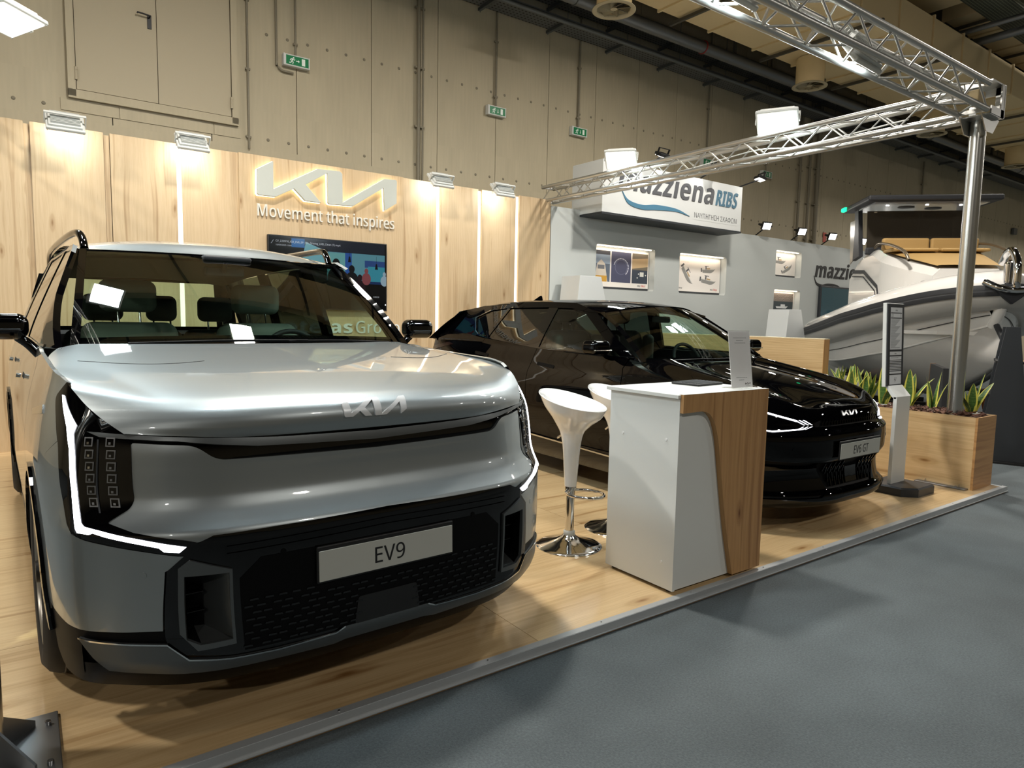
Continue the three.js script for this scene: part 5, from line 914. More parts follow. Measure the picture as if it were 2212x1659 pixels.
  lay2('bumper_corner', [[0.638, 0.627], [0.677, 0.629], [0.961, 0.676], [1.01, 0.688], [1.028, 0.715], [1.038, 0.78], [1.088, 0.957], [1.218, 0.9], ...arch(AF, 0.375, 0.425, 128, 178, 8).filter(p => p[1] < 0.86), [1.215, 0.42], [1.06, 0.392], [1.0, 0.388], [0.731, 0.395], [0.716, 0.582]], M.silver, { thick: 0.015, cu: 0.02, cv: 0.02 });
  lay2('lower_cladding', [[0.719, 0.35], [0.731, 0.395], [1.0, 0.388], [1.06, 0.392], [1.23, 0.42], [1.252, 0.24], [1.2, 0.2], [1.02, 0.22], [1.008, 0.361]], M.mesh, { off: -0.004 });
  lay('skid_lip', full([[0, 0.301], [0.167, 0.301], [0.2, 0.286], [0.397, 0.281], [0.541, 0.286], [0.667, 0.298], [0.722, 0.352], [1.008, 0.361], [0.956, 0.303], [0.908, 0.264], [0.677, 0.25], [0.2, 0.242], [0.16, 0.25], [0, 0.25]]), M.trimGrey, { off: 0.006, thick: 0.02, cu: 0.02, cv: 0.015 });
  lay2('lip_edge', stroke([[0.167, 0.301], [0.2, 0.287], [0.397, 0.282], [0.541, 0.287], [0.662, 0.299], [0.72, 0.352], [1.005, 0.361]], 0.005), M.bright, { off: 0.0085, thick: 0.003 });
  lay('under_lip', full([[0, 0.27], [0.7, 0.27], [0.95, 0.28], [1.2, 0.24], [1.2, 0.18], [0, 0.17]]), M.mesh, { off: -0.006 });
  // bonnet
  const hc = crom([[0.968, 0.1], [1.005, 0.092], [1.038, 0.098], [1.068, 0.126], [1.095, 0.19], [1.128, 0.36], [1.162, 0.62], [1.195, 0.95], [1.222, 1.26]], 12), hs = crom([[0.777, 0.99, 0.245], [0.803, 1.012, 0.272], [0.83, 1.036, 0.31], [0.862, 1.072, 0.37], [0.893, 1.12, 0.475], [0.918, 1.148, 0.66], [0.925, 1.163, 0.88], [0.905, 1.182, 1.16], [0.858, 1.2, 1.42]], 12);
  const pick = (L, t) => { const x = clamp(t) * (L.length - 1), i = Math.min(L.length - 2, Math.floor(x)), f = x - i; return L[i].map((a, k) => mix(a, L[i + 1][k], f)); };
  const hood = (v, t) => {
    const c = pick(hc, t), e = pick(hs, t), a = Math.abs(v), vc = mix(0.62, 0.92, t);
    const soft = x => (x + Math.sqrt(x * x + 0.0005)) / 2, tail = soft(a - vc) / soft(1 - vc);
    const k = mix(0.2 * a * a, 1, clamp(tail)) * (a >= 1 ? 1 : 1) , kk = 0.09 * a * a * (1 - tail) + tail;
    return [v * e[0], mix(c[0], e[1], clamp(kk)), -mix(c[1], e[2], Math.pow(a, mix(3, 2.2, t)))];
  };
  part('bonnet', surf(hood, 96, 110, -1, 1, 0, 1), M.silver, car);
  part('bonnet_edge', surf((v, t) => { const p = hood(v, 0); return [p[0], p[1] - 0.01 * t, p[2] - 0.03 * t]; }, 60, 2, -1, 1, 0, 1, true), M.silver, car);
  for (const s of [-1, 1]) part('washer_line', tube(Array.from({ length: 14 }, (_, i) => { const p = hood(s * mix(0.9, 0.45, i / 13), 0.8 - 0.03 * Math.sin(i / 13 * 3)); return [p[0], p[1] + 0.0005, p[2]]; }), 0.0012, 30, 4), M.mesh, car);
  { // emblem
    const e = logoShape(0.245), fn = (x, y) => { const p = hood(x / 0.8, 0), yy = 1.04 + y; let lo = 0, hi = 0.5; for (let i = 0; i < 22; i++) { const m = (lo + hi) / 2; if (hood(x / 0.82, m)[1] < yy) lo = m; else hi = m; } const q = hood(x / 0.82, lo); return q; };
    part('emblem', onSurface(e, fn, { off: 0.007, thick: 0.008, cu: 0.02, cv: 0.01 }), std(0xe2e4e6, 0.25, 0.15), car, 'silver letter emblem');
  }
  // wings and sides
  const uB = b => b + UB;
  lay2('front_wing', [[1.093, 0.957], [1.18, 1.084], [1.095, 1.135], [1.18, 1.15], [1.4, 1.165], [1.7, 1.175], [2.1, 1.19], [2.16, 1.2], [2.22, 0.33], ...arch(AF, 0.375, 0.425, -4, 128, 22), [1.218, 0.9]], M.silver, { cu: 0.04, cv: 0.03, thick: 0.015 });
  const sideTop = 1.2;
  lay2('front_door', [[2.226, 0.33], [2.17, sideTop], [3.36, 1.205], [3.38, 0.33]], M.silver, { cu: 0.06, cv: 0.04, thick: 0.015 });
  lay2('rear_door', [[3.388, 0.33], [3.368, 1.205], [4.5, 1.215], [4.52, 0.87], ...arch(AR, 0.375, 0.425, 120, 178, 8), [4.33, 0.33]], M.silver, { cu: 0.06, cv: 0.04, thick: 0.015 });
  lay2('rear_wing', [[4.508, 1.215], [5.45, 1.225], [5.6, 0.6], [5.3, 0.4], ...arch(AR, 0.375, 0.425, 5, 119, 18), [4.526, 0.87]], M.silver, { cu: 0.05, cv: 0.04, thick: 0.015 });
  lay2('sill', [[AF + 0.425, 0.2], [AF + 0.425, 0.325], [AR - 0.425, 0.325], [AR - 0.425, 0.2]], M.blackGloss, { cu: 0.08, cv: 0.05, off: 0.004, thick: 0.03 });
  for (const c of [AF, AR]) lay2('arch_trim', [...arch(c, 0.375, 0.425, -8, 188, 30), ...arch(c, 0.375, 0.392, 188, -8, 30)], M.blackGloss, { off: 0.012, thick: 0.05, cu: 0.04, cv: 0.04 });
  lay2('wing_vent', [[1.36, 1.02], [1.4, 1.045], [1.78, 0.99], [1.74, 0.972]], M.bright, { off: 0.004, thick: 0.004 });
  for (const [u, y] of [[uB(2.3), 1.02], [uB(3.55), 1.03]]) lay2('door_handle', fillet([[u - 0.12, y - 0.014], [u + 0.1, y - 0.014], [u + 0.1, y + 0.014], [u - 0.12, y + 0.014]], 0.012), M.bright, { off: 0.028, thick: 0.02 });
  lay('tail_panel', full([[S.total - 0, 0.32], [S.total - 0.85, 0.4], [S.total - 0.92, 0.6], [S.total - 0.93, 1.22], [S.total, 1.22]].map(([u, v]) => [u, v])).slice(0, 0).concat([[5.3, 0.4], [5.6, 0.6], [5.45, 1.225], [S.total, 1.22], [S.total, 0.32]]), M.silver, { cu: 0.06, cv: 0.06 }); lay('tail_panel', mirrorU([[5.3, 0.4], [5.6, 0.6], [5.45, 1.225], [S.total, 1.22], [S.total, 0.32]]), M.silver, { cu: 0.06, cv: 0.06 });
  // windscreen, roof
  const wsc = (v, t) => { const a = v * v, w = mix(0.812, 0.697, t), bul = 0.028 * Math.sin(Math.PI * t); return [v * w, mix(mix(1.225, 1.205, a), mix(1.69, 1.685, a), t) + bul * 0.7, -(mix(mix(1.26, 1.43, a), mix(2.0, 2.1, a), t) - bul * 0.5)]; };
  part('windscreen', surf(wsc, 40, 24, -0.985, 0.985, 0.045, 0.97), M.glass, car);
  part('windscreen_band', surf((v, t) => { const p = wsc(v, t); return [p[0], p[1] - 0.004, p[2] - 0.003]; }, 40, 4, -1, 1, 0, 0.075), M.frit, car); part('windscreen_header', surf((v, t) => { const p = wsc(v, t); return [p[0], p[1] - 0.004, p[2] - 0.003]; }, 40, 3, -1, 1, 0.94, 1), M.frit, car);
  for (const s of [-1, 1]) part('windscreen_edge', surf((v, t) => { const p = wsc(s * v, t); return [p[0], p[1] + 0.002, p[2]]; }, 2, 20, 0.955, 1.0, 0, 1, s < 0), M.frit, car);
  const rc = crom([[1.69, 2.0], [1.76, 2.18], [1.805, 2.6], [1.808, 3.1], [1.785, 3.7], [1.735, 4.3], [1.69, 4.62]], 8), re = crom([[0.697, 1.685, 2.1], [0.715, 1.712, 2.32], [0.725, 1.735, 2.7], [0.725, 1.738, 3.15], [0.72, 1.72, 3.75], [0.705, 1.682, 4.32], [0.69, 1.65, 4.62]], 8);
  const roof = (v, t) => { const c = pick(rc, t), e = pick(re, t), a = Math.abs(v); return [v * e[0], mix(c[0], e[1], a ** 2.4), -mix(c[1], e[2], a * a)]; };
  part('roof', surf(roof, 40, 40, -1, 1, 0, 1), M.silver, car);
  part('headliner', surf((v, t) => { const p = roof(v, t); return [p[0] * 0.97, p[1] - 0.045, p[2]]; }, 16, 16, -1, 1, 0.02, 0.98, true), M.cabin, car);
  part('spoiler', surf((v, t) => { const p = roof(v, 1); return [p[0], p[1] + 0.005 - 0.02 * t, p[2] - 0.22 * t]; }, 24, 4), M.blackGloss, car);
  // greenhouse sides: G(B, Y)
  const G = s => (b, y) => { const t = clamp((y - 1.195) / 0.52, -0.1, 1.1), bb = b; return [s * (mix(0.917, 0.715, Math.pow(Math.max(t, 0), 1.15)) - 0.03 * sstep(3.6, 4.7, b) - 0.06 * clamp((1.75 - b) / 0.4) * (1 - t)), y, -bb]; };
  for (const s of [1, -1]) {
    const g = (name, pts, mat, o) => part(name, onSurface(pts, G(s), { cu: 0.06, cv: 0.05, flip: s < 0, ...o }), mat, car);
    const fl = pts => pts;
    g('window_pillar', fl([[1.42, 1.2], [2.1, 1.69], [2.2, 1.7], [1.64, 1.2]]), M.frit, { thick: 0.03 });
    g('window_glass', [[1.64, 1.21], [2.2, 1.68], [2.62, 1.69], [2.66, 1.21]], M.tintSide || M.glass, { off: -0.004 });
    g('window_pillar', [[2.62, 1.2], [2.58, 1.7], [2.7, 1.7], [2.76, 1.2]], M.frit, { thick: 0.03 });
    g('window_glass', [[2.76, 1.21], [2.7, 1.69], [3.6, 1.68], [3.72, 1.21]], M.tint, { off: -0.004 });
    g('window_pillar', [[3.7, 1.2], [3.56, 1.7], [3.68, 1.7], [3.84, 1.2]], M.frit, { thick: 0.03 });
    g('window_glass', [[3.84, 1.22], [3.68, 1.68], [4.25, 1.66], [4.45, 1.23]], M.tint, { off: -0.004 });
    g('window_pillar', [[4.43, 1.2], [4.22, 1.68], [4.62, 1.66], [4.72, 1.2]], M.silver, { thick: 0.03 });
    g('roof_rail_line', [[1.98, 1.66], [2.1, 1.705], [2.6, 1.72], [3.6, 1.715], [4.62, 1.67], [4.62, 1.65], [3.6, 1.69], [2.6, 1.695], [2.16, 1.68]], M.silver, { off: 0.004, thick: 0.02 });
    g('belt_trim', [[1.6, 1.195], [1.6, 1.21], [4.6, 1.225], [4.6, 1.205]], M.bright, { off: 0.005, thick: 0.006 });
    part('roof_rail', tube([[s * 0.672, 1.69, -2.12], [s * 0.675, 1.745, -2.17], [s * 0.685, 1.782, -2.27], [s * 0.7, 1.79, -2.6], [s * 0.705, 1.79, -3.4], [s * 0.7, 1.775, -4.0], [s * 0.69, 1.7, -4.25]], 0.02, 70, 10), M.blackGloss, car);
    const mr = new THREE.Group(); mr.name = 'door_mirror'; mr.position.set(s * 1.04, 1.29, -1.62); car.add(mr);
    part('mirror_shell', rbox(0.185, 0.115, 0.13, 0.045, 0, 0, 0, 6), M.blackGloss, mr); part('mirror_arm', [tube([[-s * 0.05, -0.045, 0], [-s * 0.09, -0.08, 0.005], [-s * 0.13, -0.13, 0.03]], 0.022, 14, 10)], M.blackGloss, mr); part('mirror_lamp_strip', rbox(0.12, 0.008, 0.01, 0.003, 0.0, -0.012, 0.064), M.darkGrey, mr);
  }
  const rg = (v, t) => [v * mix(0.72, 0.62, t), mix(1.2, 1.655, t), -(mix(4.93, 4.66, t) - 0.04 * v * v)];
  part('rear_glass', surf(rg, 16, 8, -0.95, 0.95, 0.06, 0.94, true), M.glass, car); part('rear_frame', [surf(rg, 16, 2, -1.12, 1.12, -0.02, 0.06, true), surf(rg, 16, 2, -1.12, 1.12, 0.94, 1.02, true), surf(rg, 3, 8, 0.95, 1.2, 0, 1, true), surf(rg, 3, 8, -1.2, -0.95, 0, 1, true)], M.frit, car);
  part('tail_light', lay2('tail_light', [[5.5, 0.75], [5.52, 0.75], [5.46, 1.2], [5.42, 1.2]], std(0x5a0c10, 0.2), { off: 0.004 })[0].geometry, M.frit, car).visible = true;
  // underside, wheels
  part('floor_pan', [span(-0.8, 0.8, 0.2, 0.3, -4.85, -0.3), span(-0.88, 0.88, 0.22, 0.4, -3.55, -1.4)], M.black, car);
  for (const z of [[-1.4, -0.45], [-4.5, -3.5]]) part('wheel_well', span(-0.72, 0.72, 0.25, 0.9, z[0], z[1]), M.black, car);
  for (const s of [-1, 1]) { wheel(car, s * 0.855, -0.92, 0.385, 0.265, 0.27, s, std(0x9a958c, 0.3, 0.85), 5); wheel(car, s * 0.855, -4.02, 0.385, 0.265, 0.27, s, std(0x9a958c, 0.3, 0.85), 5); }
  plate(car, 'EV9', 0.535, 0.012, 0.522, -0.03, font);
  // cabin
  part('dashboard', [surf((v, t) => [v * 0.82, mix(1.2, 1.185, t) - 0.01 * v * v, -(1.33 + 0.5 * t + 0.12 * v * v * (1 - t))], 20, 6), rbox(1.6, 0.28, 0.2, 0.05, 0, 1.04, -1.8)], M.dash, car);
  part('cabin_floor', [span(-0.86, 0.86, 0.4, 0.5, -4.8, -1.5), span(-0.9, -0.84, 0.5, 1.19, -4.7, -1.6), span(0.84, 0.9, 0.5, 1.19, -4.7, -1.6), span(-0.7, 0.7, 0.5, 1.16, -4.86, -4.8)], M.cabin, car);
  seat(car, -0.39, 0.53, -2.4, M.cabinGrey, 0.27, 0.32); seat(car, 0.39, 0.53, -2.4, M.cabinGrey, 0.27, 0.32);
  seat(car, -0.4, 0.46, -3.5, M.cabinMid, 0.26, 0.27); seat(car, 0.4, 0.46, -3.5, M.cabinMid, 0.26, 0.27); seat(car, 0.0, 0.46, -3.5, M.cabinMid, 0.14, 0.22);
  const sw = new THREE.TorusGeometry(0.175, 0.016, 10, 40); sw.rotateX(-0.4); sw.translate(0.39, 1.1, -1.98); part('steering_wheel', [sw, rod([0.22, 1.1, -1.98], [0.56, 1.1, -1.98], 0.016), rod([0.39, 1.1, -1.98], [0.39, 1.0, -1.8], 0.03)], M.dash, car);
  part('rear_view_mirror', [rbox(0.22, 0.06, 0.03, 0.014, 0, 1.6, -2.02), rod([0, 1.6, -2.01], [0, 1.68, -1.98], 0.012), rbox(0.26, 0.03, 0.14, 0.014, 0, 1.67, -2.0)], M.dash, car);
  part('wiper', [tube([[-0.6, 1.222, -1.33], [-0.2, 1.235, -1.27], [0.2, 1.235, -1.265]], 0.006, 20, 6), tube([[0.1, 1.232, -1.262], [0.4, 1.232, -1.29], [0.72, 1.218, -1.38]], 0.006, 20, 6)], M.mesh, car);
}

// ---------------------------------------------------------------- the black car
{
  const car = thing('black_car', 'low glossy black electric car with a sloping roof', 'car', [4.6, 0, -2.3], 0);
  const S = bodySurface([[0, 0], [0.26, 0.005], [0.45, 0.04], [0.62, 0.11], [0.75, 0.2], [0.85, 0.32], [0.91, 0.48], [0.938, 0.7], [0.945, 1.0], [0.945, 2], [0.945, 3], [0.945, 3.8], [0.935, 4.1], [0.9, 4.38], [0.8, 4.56], [0.5, 4.66], [0, 4.69]],
    [[0.16, 0.05], [0.2, 0.0], [0.24, -0.01], [0.28, 0.03], [0.4, 0.05], [0.455, 0.02], [0.5, 0.0], [0.6, 0], [0.64, 0.006], [0.68, 0.04], [0.74, 0.06], [0.79, 0.085], [0.85, 0.13], [0.95, 0.2]],
    [[0.16, 0.9], [0.25, 0.95], [0.38, 0.965], [0.5, 0.99], [0.62, 1], [0.78, 0.985], [0.88, 0.955], [0.96, 0.925], [1.05, 0.9], [1.12, 0.88]], 0.9, 1.5);
  const lay = (name, pts, mat, o = {}, label) => part(name, onSurface(pts, S, { cu: 0.03, cv: 0.025, ...o }), mat, car, label);
  const lay2 = (name, pts, mat, o = {}) => [pts, mirrorU(pts)].map(p => lay(name, p, mat, o));
  const full = half => [...half, ...half.slice().reverse().map(([u, v]) => [-u, v])];
  const UB = S.uOfB(2) - 2, AF = 0.86 + UB, AR = 3.76 + UB, K = M.carBlack;
  lay('inner_shell', full([[0, 0.18], [1.15, 0.2], [1.15, 0.5], [1.0, 0.8], [0.6, 0.77], [0, 0.77]]), M.mesh, { off: -0.03 });
  lay('front_bumper', full([[0, 0.465], [0.4, 0.462], [0.9, 0.49], [1.16, 0.5], [1.16, 0.66], [0.9, 0.69], [0.74, 0.672], [0.42, 0.695], [0, 0.692]]), K, { thick: 0.03, cv: 0.015 });
  lay('nose_panel', full([[0, 0.745], [0.34, 0.742], [0.42, 0.72], [0.72, 0.79], [0.64, 0.792], [0, 0.79]]), K, { thick: 0.02, cv: 0.015 });
  lay('upper_mesh', full([[0, 0.69], [0.42, 0.69], [0.42, 0.722], [0.34, 0.748], [0, 0.75]]), M.mesh, { off: -0.006 });
  { const l = []; for (let k = -11; k <= 11; k++) for (const r of [0, 1]) { const x = k * 0.032 + r * 0.016, y = 0.702 + r * 0.022; if (Math.abs(x) < 0.36) l.push(onSurface([[x - 0.006, y], [x + 0.004, y], [x + 0.01, y + 0.02], [x, y + 0.02]], S, { off: 0.004, thick: 0.008, cu: 0.1, cv: 0.1 })); } const m = part('mesh_dashes', l, M.blackGloss, car); m.userData.kind = 'stuff'; }
  lay2('headlamp_lens', [[0.42, 0.695], [0.74, 0.67], [0.95, 0.7], [1.1, 0.78], [1.0, 0.83], [0.8, 0.815], [0.42, 0.722]], M.frit, { off: 0.001 });
  lay2('daytime_light', [[0.55, 0.74], [0.8, 0.806], [1.0, 0.826], [1.0, 0.818], [0.8, 0.795], [0.56, 0.732]], M.drl, { off: 0.005 }); lay2('daytime_light', [[0.5, 0.69], [0.74, 0.676], [0.92, 0.7], [0.92, 0.69], [0.74, 0.668], [0.52, 0.682]], M.drl, { off: 0.005 });
  for (let k = 0; k < 3; k++) { lay2('light_slat', [[0.44 + k * 0.03, 0.71], [0.448 + k * 0.03, 0.71], [0.51 + k * 0.032, 0.742], [0.5 + k * 0.032, 0.742]], M.drl, { off: 0.005 }); lay2('light_slat', [[0.44 + k * 0.035, 0.7], [0.449 + k * 0.035, 0.7], [0.51 + k * 0.03, 0.683], [0.5 + k * 0.03, 0.683]], M.drl, { off: 0.005 }); }
  lay2('side_intake', [[0.36, 0.463], [0.95, 0.49], [0.95, 0.455], [0.45, 0.43]], M.mesh, { off: -0.015 });
  lay('lower_mesh', full([[0, 0.465], [0.4, 0.45], [0.3, 0.275], [0, 0.27]]), M.mesh, { off: -0.01 });
  { const l = []; for (let k = -14; k <= 14; k++) { const x = k * 0.026; if (Math.abs(x) < 0.09) continue; for (const y0 of [0.29 + (k % 2 ? 0.03 : 0), 0.375 + (k % 2 ? 0.02 : 0)]) { const y1 = y0 + 0.06; if (Math.abs(x) > 0.3 + (y0 - 0.28) * 0.5) continue; l.push(onSurface([[x - 0.003, y0], [x + 0.003, y0], [x + 0.003, y1], [x - 0.003, y1]], S, { off: 0.006, thick: 0.014, cu: 0.1, cv: 0.1 })); } } const m = part('grille_fins', l, M.blackGloss, car); m.userData.kind = 'stuff'; }
  lay('radar_cover', fillet([[-0.075, 0.295], [0.075, 0.295], [0.075, 0.405], [-0.075, 0.405]], 0.008), M.frit, { off: 0.008, thick: 0.01 });
  lay2('bumper_cheek', [[0.41, 0.448], [0.48, 0.425], [0.95, 0.452], [1.14, 0.46], [1.16, 0.24], [0.9, 0.2], [0.42, 0.205], [0.31, 0.27]], K, { thick: 0.03, cv: 0.02 });
  lay('front_lip', full([[0, 0.268], [0.31, 0.272], [0.42, 0.235], [0.9, 0.235], [1.1, 0.25], [1.1, 0.2], [0.9, 0.17], [0, 0.185]]), K, { off: 0.012, thick: 0.03, cv: 0.015 });
  lay('crease_line', full([[0, 0.633], [0.5, 0.638], [0.9, 0.655], [0.9, 0.659], [0.5, 0.642], [0, 0.637]]), K, { off: 0.004, thick: 0.004 });
  lay2('sensor', arch(0.62, 0.56, 0.011, 0, 360, 14).slice(0, -1), K, { off: 0.003, thick: 0.003 });
  // bonnet
  const hc = crom([[0.785, 0.075], [0.815, 0.098], [0.862, 0.18], [0.91, 0.34], [0.95, 0.52], [0.985, 0.72], [1.02, 0.93], [1.05, 1.1]], 12), hs = crom([[0.64, 0.775, 0.2], [0.73, 0.8, 0.29], [0.8, 0.84, 0.42], [0.845, 0.89, 0.6], [0.86, 0.935, 0.82], [0.855, 0.975, 1.02], [0.83, 1.01, 1.18], [0.78, 1.04, 1.3]], 12);
  const pick = (L, t) => { const x = clamp(t) * (L.length - 1), i = Math.min(L.length - 2, Math.floor(x)), f = x - i; return L[i].map((a, k) => mix(a, L[i + 1][k], f)); };
  const hood = (v, t) => { const c = pick(hc, t), e = pick(hs, t), a = Math.abs(v), soft = x => (x + Math.sqrt(x * x + 0.004)) / 2, vc = mix(0.72, 0.82, t), tail = soft(a - vc) / soft(1 - vc), kk = clamp(0.1 * a * a * (1 - tail) + tail), crest = 0.03 * sstep(0, 0.3, t) * Math.exp(-Math.pow((a - 0.74) / 0.13, 2)) - 0.008 * sstep(0, 0.3, t) * Math.exp(-Math.pow((a - 0.42) / 0.16, 2)); return [v * e[0], mix(c[0], e[1], kk) + crest, -mix(c[1], e[2], Math.pow(a, mix(2.6, 2, t)))]; };
  part('bonnet', surf(hood, 90, 90, -1, 1, 0, 1), K, car);
  part('bonnet_edge', surf((v, t) => { const p = hood(v * 0.8, 0.03); return [p[0], p[1] - 0.006 + 0.008 * t, p[2] + 0.006 - 0.002 * t]; }, 60, 2), K, car);
  { const fn = (x, y) => { const p = S(x, 0.772 + y); return p; }; part('emblem', onSurface(logoShape(0.2), fn, { off: 0.004, thick: 0.004, cu: 0.02, cv: 0.02 }), std(0xd8dadc, 0.2, 0.7), car, 'silver letter emblem'); }
  // sides
  const uB = b => b + UB;
  lay2('front_wing', [[0.97, 0.7], [1.0, 0.83], [0.9, 0.815], [0.78, 0.8], [0.8, 0.81], [0.95, 0.835], [1.05, 0.86], [1.25, 0.905], [1.5, 0.945], [1.75, 0.985], [1.9, 1.02], [2.0, 1.06], [2.04, 1.0], [1.92, 0.32], ...arch(AF, 0.36, 0.405, -5, 150, 24), [1.16, 0.5]], K, { cu: 0.04, cv: 0.03, thick: 0.02 });
  lay2('front_door', [[1.93, 0.34], [2.048, 1.0], [2.0, 1.085], [uB(2.5), 1.105], [uB(2.56), 0.9], [uB(2.46), 0.34]], K, { cu: 0.05, cv: 0.03, thick: 0.02 });
  lay2('rear_door', [[uB(2.466), 0.34], [uB(2.566), 0.9], [uB(2.506), 1.105], [uB(3.35), 1.16], [uB(3.5), 1.04], ...arch(AR, 0.36, 0.405, 110, 175, 10)], K, { cu: 0.05, cv: 0.03, thick: 0.02 });
  lay2('rear_wing', [[uB(3.506), 1.04], [uB(3.356), 1.16], [uB(3.75), 1.2], [uB(4.1), 1.18], [uB(4.4), 1.12], [uB(4.5), 1.0], [uB(4.45), 0.4], ...arch(AR, 0.36, 0.405, 0, 109, 20)], K, { cu: 0.05, cv: 0.03, thick: 0.02 });
  lay('tail_panel', [[uB(4.45), 0.35], [uB(4.5), 1.0], [uB(4.4), 1.12], [S.total, 1.14], [S.total, 0.33]], K, { cu: 0.06, cv: 0.05 }); lay('tail_panel', mirrorU([[uB(4.45), 0.35], [uB(4.5), 1.0], [uB(4.4), 1.12], [S.total, 1.14], [S.total, 0.33]]), K, { cu: 0.06, cv: 0.05 });
  lay2('tail_light', [[uB(4.05), 1.1], [uB(4.5), 1.03], [uB(4.5), 0.985], [uB(3.95), 1.08]], std(0x16070a, 0.15), { off: 0.004, thick: 0.004 });
  lay2('sill', [[AF + 0.4, 0.17], [AF + 0.41, 0.34], [AR - 0.41, 0.34], [AR - 0.4, 0.17]], M.blackGloss, { off: 0.012, thick: 0.03, cu: 0.08, cv: 0.03 });
  lay2('sill_trim', [[AF + 0.42, 0.3], [AF + 0.42, 0.312], [AR - 0.42, 0.37], [AR - 0.42, 0.358]], M.bright, { off: 0.02, thick: 0.006, cu: 0.08 });
  for (const c of [AF, AR]) lay2('arch_trim', [...arch(c, 0.36, 0.405, -8, 188, 28), ...arch(c, 0.36, 0.378, 188, -8, 28)], M.blackGloss, { off: 0.008, thick: 0.05, cu: 0.04, cv: 0.04 });
  for (const [b, y] of [[2.33, 0.955], [3.37, 1.0]]) lay2('door_handle', fillet([[uB(b) - 0.12, y - 0.016], [uB(b) + 0.12, y + 0.0], [uB(b) + 0.12, y + 0.03], [uB(b) - 0.12, y + 0.014]], 0.012), M.mesh, { off: 0.004, thick: 0.004 });
  // glass house
  const wsc = (v, t) => { const a = v * v, w = mix(0.76, 0.62, t), bul = 0.03 * Math.sin(Math.PI * t); return [v * w, mix(mix(1.06, 1.05, a), mix(1.495, 1.425, a), t) + bul * 0.8, -(mix(mix(1.1, 1.3, a), mix(1.74, 1.93, a), t) - bul * 0.4)]; };
  part('windscreen', surf(wsc, 40, 24, -0.96, 0.96, 0.05, 0.95), M.glass, car);
  part('windscreen_band', surf((v, t) => { const p = wsc(v, t); return [p[0], p[1] - 0.004, p[2] - 0.003]; }, 40, 4, -1, 1, 0, 0.07), M.frit, car); part('windscreen_header', surf((v, t) => { const p = wsc(v, t); return [p[0], p[1] - 0.003, p[2]]; }, 40, 3, -1, 1, 0.93, 1.0), M.frit, car);
  for (const s of [-1, 1]) part('windscreen_edge', surf((v, t) => { const p = wsc(s * v, t); return [p[0], p[1] + 0.003, p[2]]; }, 2, 20, 0.945, 1.0, 0, 1, s < 0), M.frit, car);
  const rc = crom([[1.495, 1.74], [1.535, 2.1], [1.555, 2.5], [1.56, 3.0], [1.545, 3.6], [1.47, 4.2]], 8), re = crom([[0.62, 1.425, 1.93], [0.64, 1.478, 2.2], [0.645, 1.503, 2.6], [0.635, 1.51, 3.1], [0.6, 1.493, 3.6], [0.54, 1.44, 4.2]], 8);
  const roof = (v, t) => { const c = pick(rc, t), e = pick(re, t), a = Math.abs(v); return [v * e[0], mix(c[0], e[1], a ** 2.6), -mix(c[1], e[2], a * a)]; };
  part('roof', surf(roof, 36, 36, -1, 1, 0, 1), K, car);
  part('headliner', surf((v, t) => { const p = roof(v, t); return [p[0] * 0.96, p[1] - 0.05, p[2]]; }, 12, 12, -1, 1, 0.02, 0.9, true), M.cabin, car);
  part('spoiler', [surf((v, t) => { const p = roof(v, 1); return [p[0] * 1.02, p[1] + 0.004 - 0.045 * t, p[2] - 0.16 * t]; }, 24, 4), surf((v, t) => { const p = roof(v, 1); return [p[0] * 1.02, p[1] - 0.04, p[2] - 0.16 * t]; }, 24, 2, -1, 1, 0, 1, true)], K, car);
  part('roof_fin', extr([[0, 0], [0.16, 0], [0.02, 0.06]], 0.02, 0.004).rotateY(Math.PI / 2).translate(-0.01, 1.555, -3.5), K, car);
  const rg = (v, t) => [v * mix(0.74, 0.56, t), mix(1.12, 1.44, t) + 0.02 * Math.sin(Math.PI * t), -(mix(4.6, 4.18, t) - 0.06 * v * v)];
  part('rear_glass', surf(rg, 16, 8, -0.95, 0.95, 0.05, 0.95, true), M.tint, car); for (const s of [-1, 1]) part('rear_pillar', surf((v, t) => rg(s * v, t), 3, 8, 0.95, 1.12, 0, 1, s > 0), M.frit, car);
  const G = s => (b, y) => { const t = clamp((y - 1.09) / 0.42, -0.2, 1.1), base = 0.842 - 0.1 * sstep(3.3, 4.5, b) - 0.05 * clamp((1.6 - b) / 0.3); return [s * mix(base, 0.64 - 0.1 * sstep(3.2, 4.3, b), Math.pow(Math.max(t, 0), 1.12)), y, -b]; };
  for (const s of [1, -1]) {
    const g = (name, pts, mat, o) => part(name, onSurface(pts, G(s), { cu: 0.05, cv: 0.04, flip: s < 0, ...o }), mat, car);
    g('window_pillar', [[1.28, 1.05], [1.9, 1.43], [2.18, 1.49], [2.22, 1.455], [2.06, 1.435], [1.47, 1.085]], K, { thick: 0.03 });
    g('window_glass', [[1.47, 1.085], [2.06, 1.435], [2.22, 1.455], [2.44, 1.46], [2.5, 1.108]], M.glass, { off: -0.006 });
    g('window_pillar', [[2.49, 1.1], [2.43, 1.47], [2.56, 1.475], [2.64, 1.11]], M.frit, { thick: 0.03 });
    g('window_glass', [[2.64, 1.115], [2.56, 1.462], [3.18, 1.455], [3.36, 1.18]], M.tint, { off: -0.006 });
    g('window_pillar', [[3.34, 1.17], [3.16, 1.46], [3.21, 1.462], [3.4, 1.19]], M.frit, { thick: 0.02 });
    g('window_glass', [[3.4, 1.19], [3.21, 1.455], [3.5, 1.43], [3.74, 1.36], [3.58, 1.2]], M.tint, { off: -0.006 });
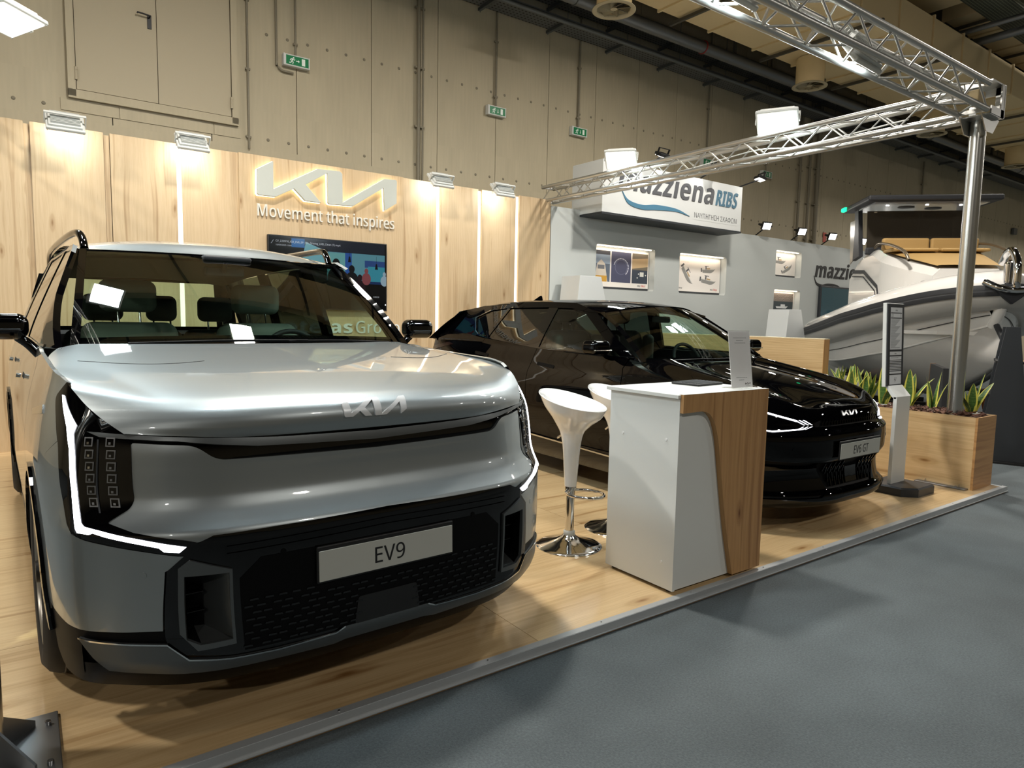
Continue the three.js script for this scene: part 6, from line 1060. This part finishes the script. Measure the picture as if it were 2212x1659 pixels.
    g('window_pillar', [[3.56, 1.18], [3.74, 1.365], [3.5, 1.44], [3.2, 1.465], [3.2, 1.5], [3.7, 1.49], [4.25, 1.43], [4.62, 1.12], [4.2, 1.12], [3.9, 1.16]], K, { thick: 0.03 });
    g('roof_side', [[1.86, 1.42], [2.2, 1.51], [2.7, 1.525], [3.2, 1.52], [3.2, 1.465], [2.56, 1.472], [2.2, 1.46], [2.05, 1.435]], K, { off: 0.003, thick: 0.03 });
    g('belt_trim', [[1.4, 1.07], [2.5, 1.1], [3.38, 1.165], [3.6, 1.19], [3.6, 1.2], [3.38, 1.178], [2.5, 1.112], [1.44, 1.085]], M.blackGloss, { off: 0.006, thick: 0.008 });
    g('window_chrome', [[3.55, 1.195], [3.64, 1.225], [3.775, 1.365], [3.5, 1.445], [3.5, 1.438], [3.758, 1.362], [3.63, 1.232], [3.55, 1.203]], M.bright, { off: 0.008, thick: 0.006 });
    const mr = new THREE.Group(); mr.name = 'door_mirror'; mr.position.set(s * 0.985, 1.155, -1.57); car.add(mr);
    part('mirror_shell', rbox(0.2, 0.11, 0.16, 0.045, 0, 0, 0, 6), K, mr); part('mirror_strip', rbox(0.18, 0.008, 0.012, 0.003, 0.0, -0.022, 0.078), M.bright, mr); part('mirror_foot', tube([[-s * 0.06, -0.04, 0], [-s * 0.11, -0.075, 0.0], [-s * 0.15, -0.085, 0.0]], 0.018, 12, 10), K, mr);
  }
  part('floor_pan', [span(-0.74, 0.74, 0.17, 0.26, -4.5, -0.3), span(-0.84, 0.84, 0.18, 0.34, -3.3, -1.3)], M.black, car);
  for (const z of [[-1.3, -0.42], [-4.2, -3.3]]) part('wheel_well', span(-0.68, 0.68, 0.22, 0.8, z[0], z[1]), M.black, car);
  for (const s of [-1, 1]) { wheel(car, s * 0.81, -0.86, 0.36, 0.25, 0.265, s, M.aluDull, 5); wheel(car, s * 0.81, -3.76, 0.36, 0.25, 0.265, s, M.aluDull, 5); }
  plate(car, 'EV6 GT', 0.533, 0.02, 0.52, 0.03, font);
  // cabin
  part('dashboard', [surf((v, t) => [v * 0.74, mix(1.045, 1.02, t), -(1.16 + 0.42 * t + 0.14 * v * v * (1 - t))], 20, 6), rbox(1.4, 0.26, 0.2, 0.05, 0, 0.88, -1.52)], M.dash, car);
  part('cabin_floor', [span(-0.78, 0.78, 0.34, 0.42, -4.3, -1.3), span(-0.82, -0.77, 0.4, 1.08, -4.2, -1.5), span(0.77, 0.82, 0.4, 1.08, -4.2, -1.5)], M.cabin, car);
  const sm = std(0x24282a, 0.7), sl = std(0x343a38, 0.7);
  for (const x of [-0.36, 0.36]) { seat(car, x, 0.5, -2.35, sm, 0.25, 0.26, 0.3); part('seat_wing', rbox(0.1, 0.5, 0.12, 0.05, x + 0.24, 0.98, -2.5), sl, car); part('seat_wing', rbox(0.1, 0.5, 0.12, 0.05, x - 0.24, 0.98, -2.5), sl, car); seat(car, x, 0.48, -3.2, sm, 0.25, 0.24, 0.3); }
  const sw = new THREE.TorusGeometry(0.175, 0.016, 10, 40); sw.rotateX(-0.45); sw.translate(0.36, 1.0, -1.78); part('steering_wheel', [sw, rod([0.19, 1.0, -1.78], [0.53, 1.0, -1.78], 0.015), rod([0.36, 1.0, -1.78], [0.36, 0.9, -1.6], 0.03)], M.dash, car);
  part('rear_view_mirror', rbox(0.22, 0.055, 0.03, 0.014, 0, 1.38, -1.8), M.dash, car);
  part('wiper', [tube([[-0.6, 1.065, -1.21], [-0.2, 1.075, -1.12], [0.2, 1.075, -1.115]], 0.006, 20, 6), tube([[0.1, 1.07, -1.105], [0.4, 1.07, -1.14], [0.66, 1.058, -1.23]], 0.006, 20, 6)], M.mesh, car);
}

scene.traverse(o => { if (o.isMesh) { o.castShadow = true; o.receiveShadow = true; } });
renderer.render(scene, camera);
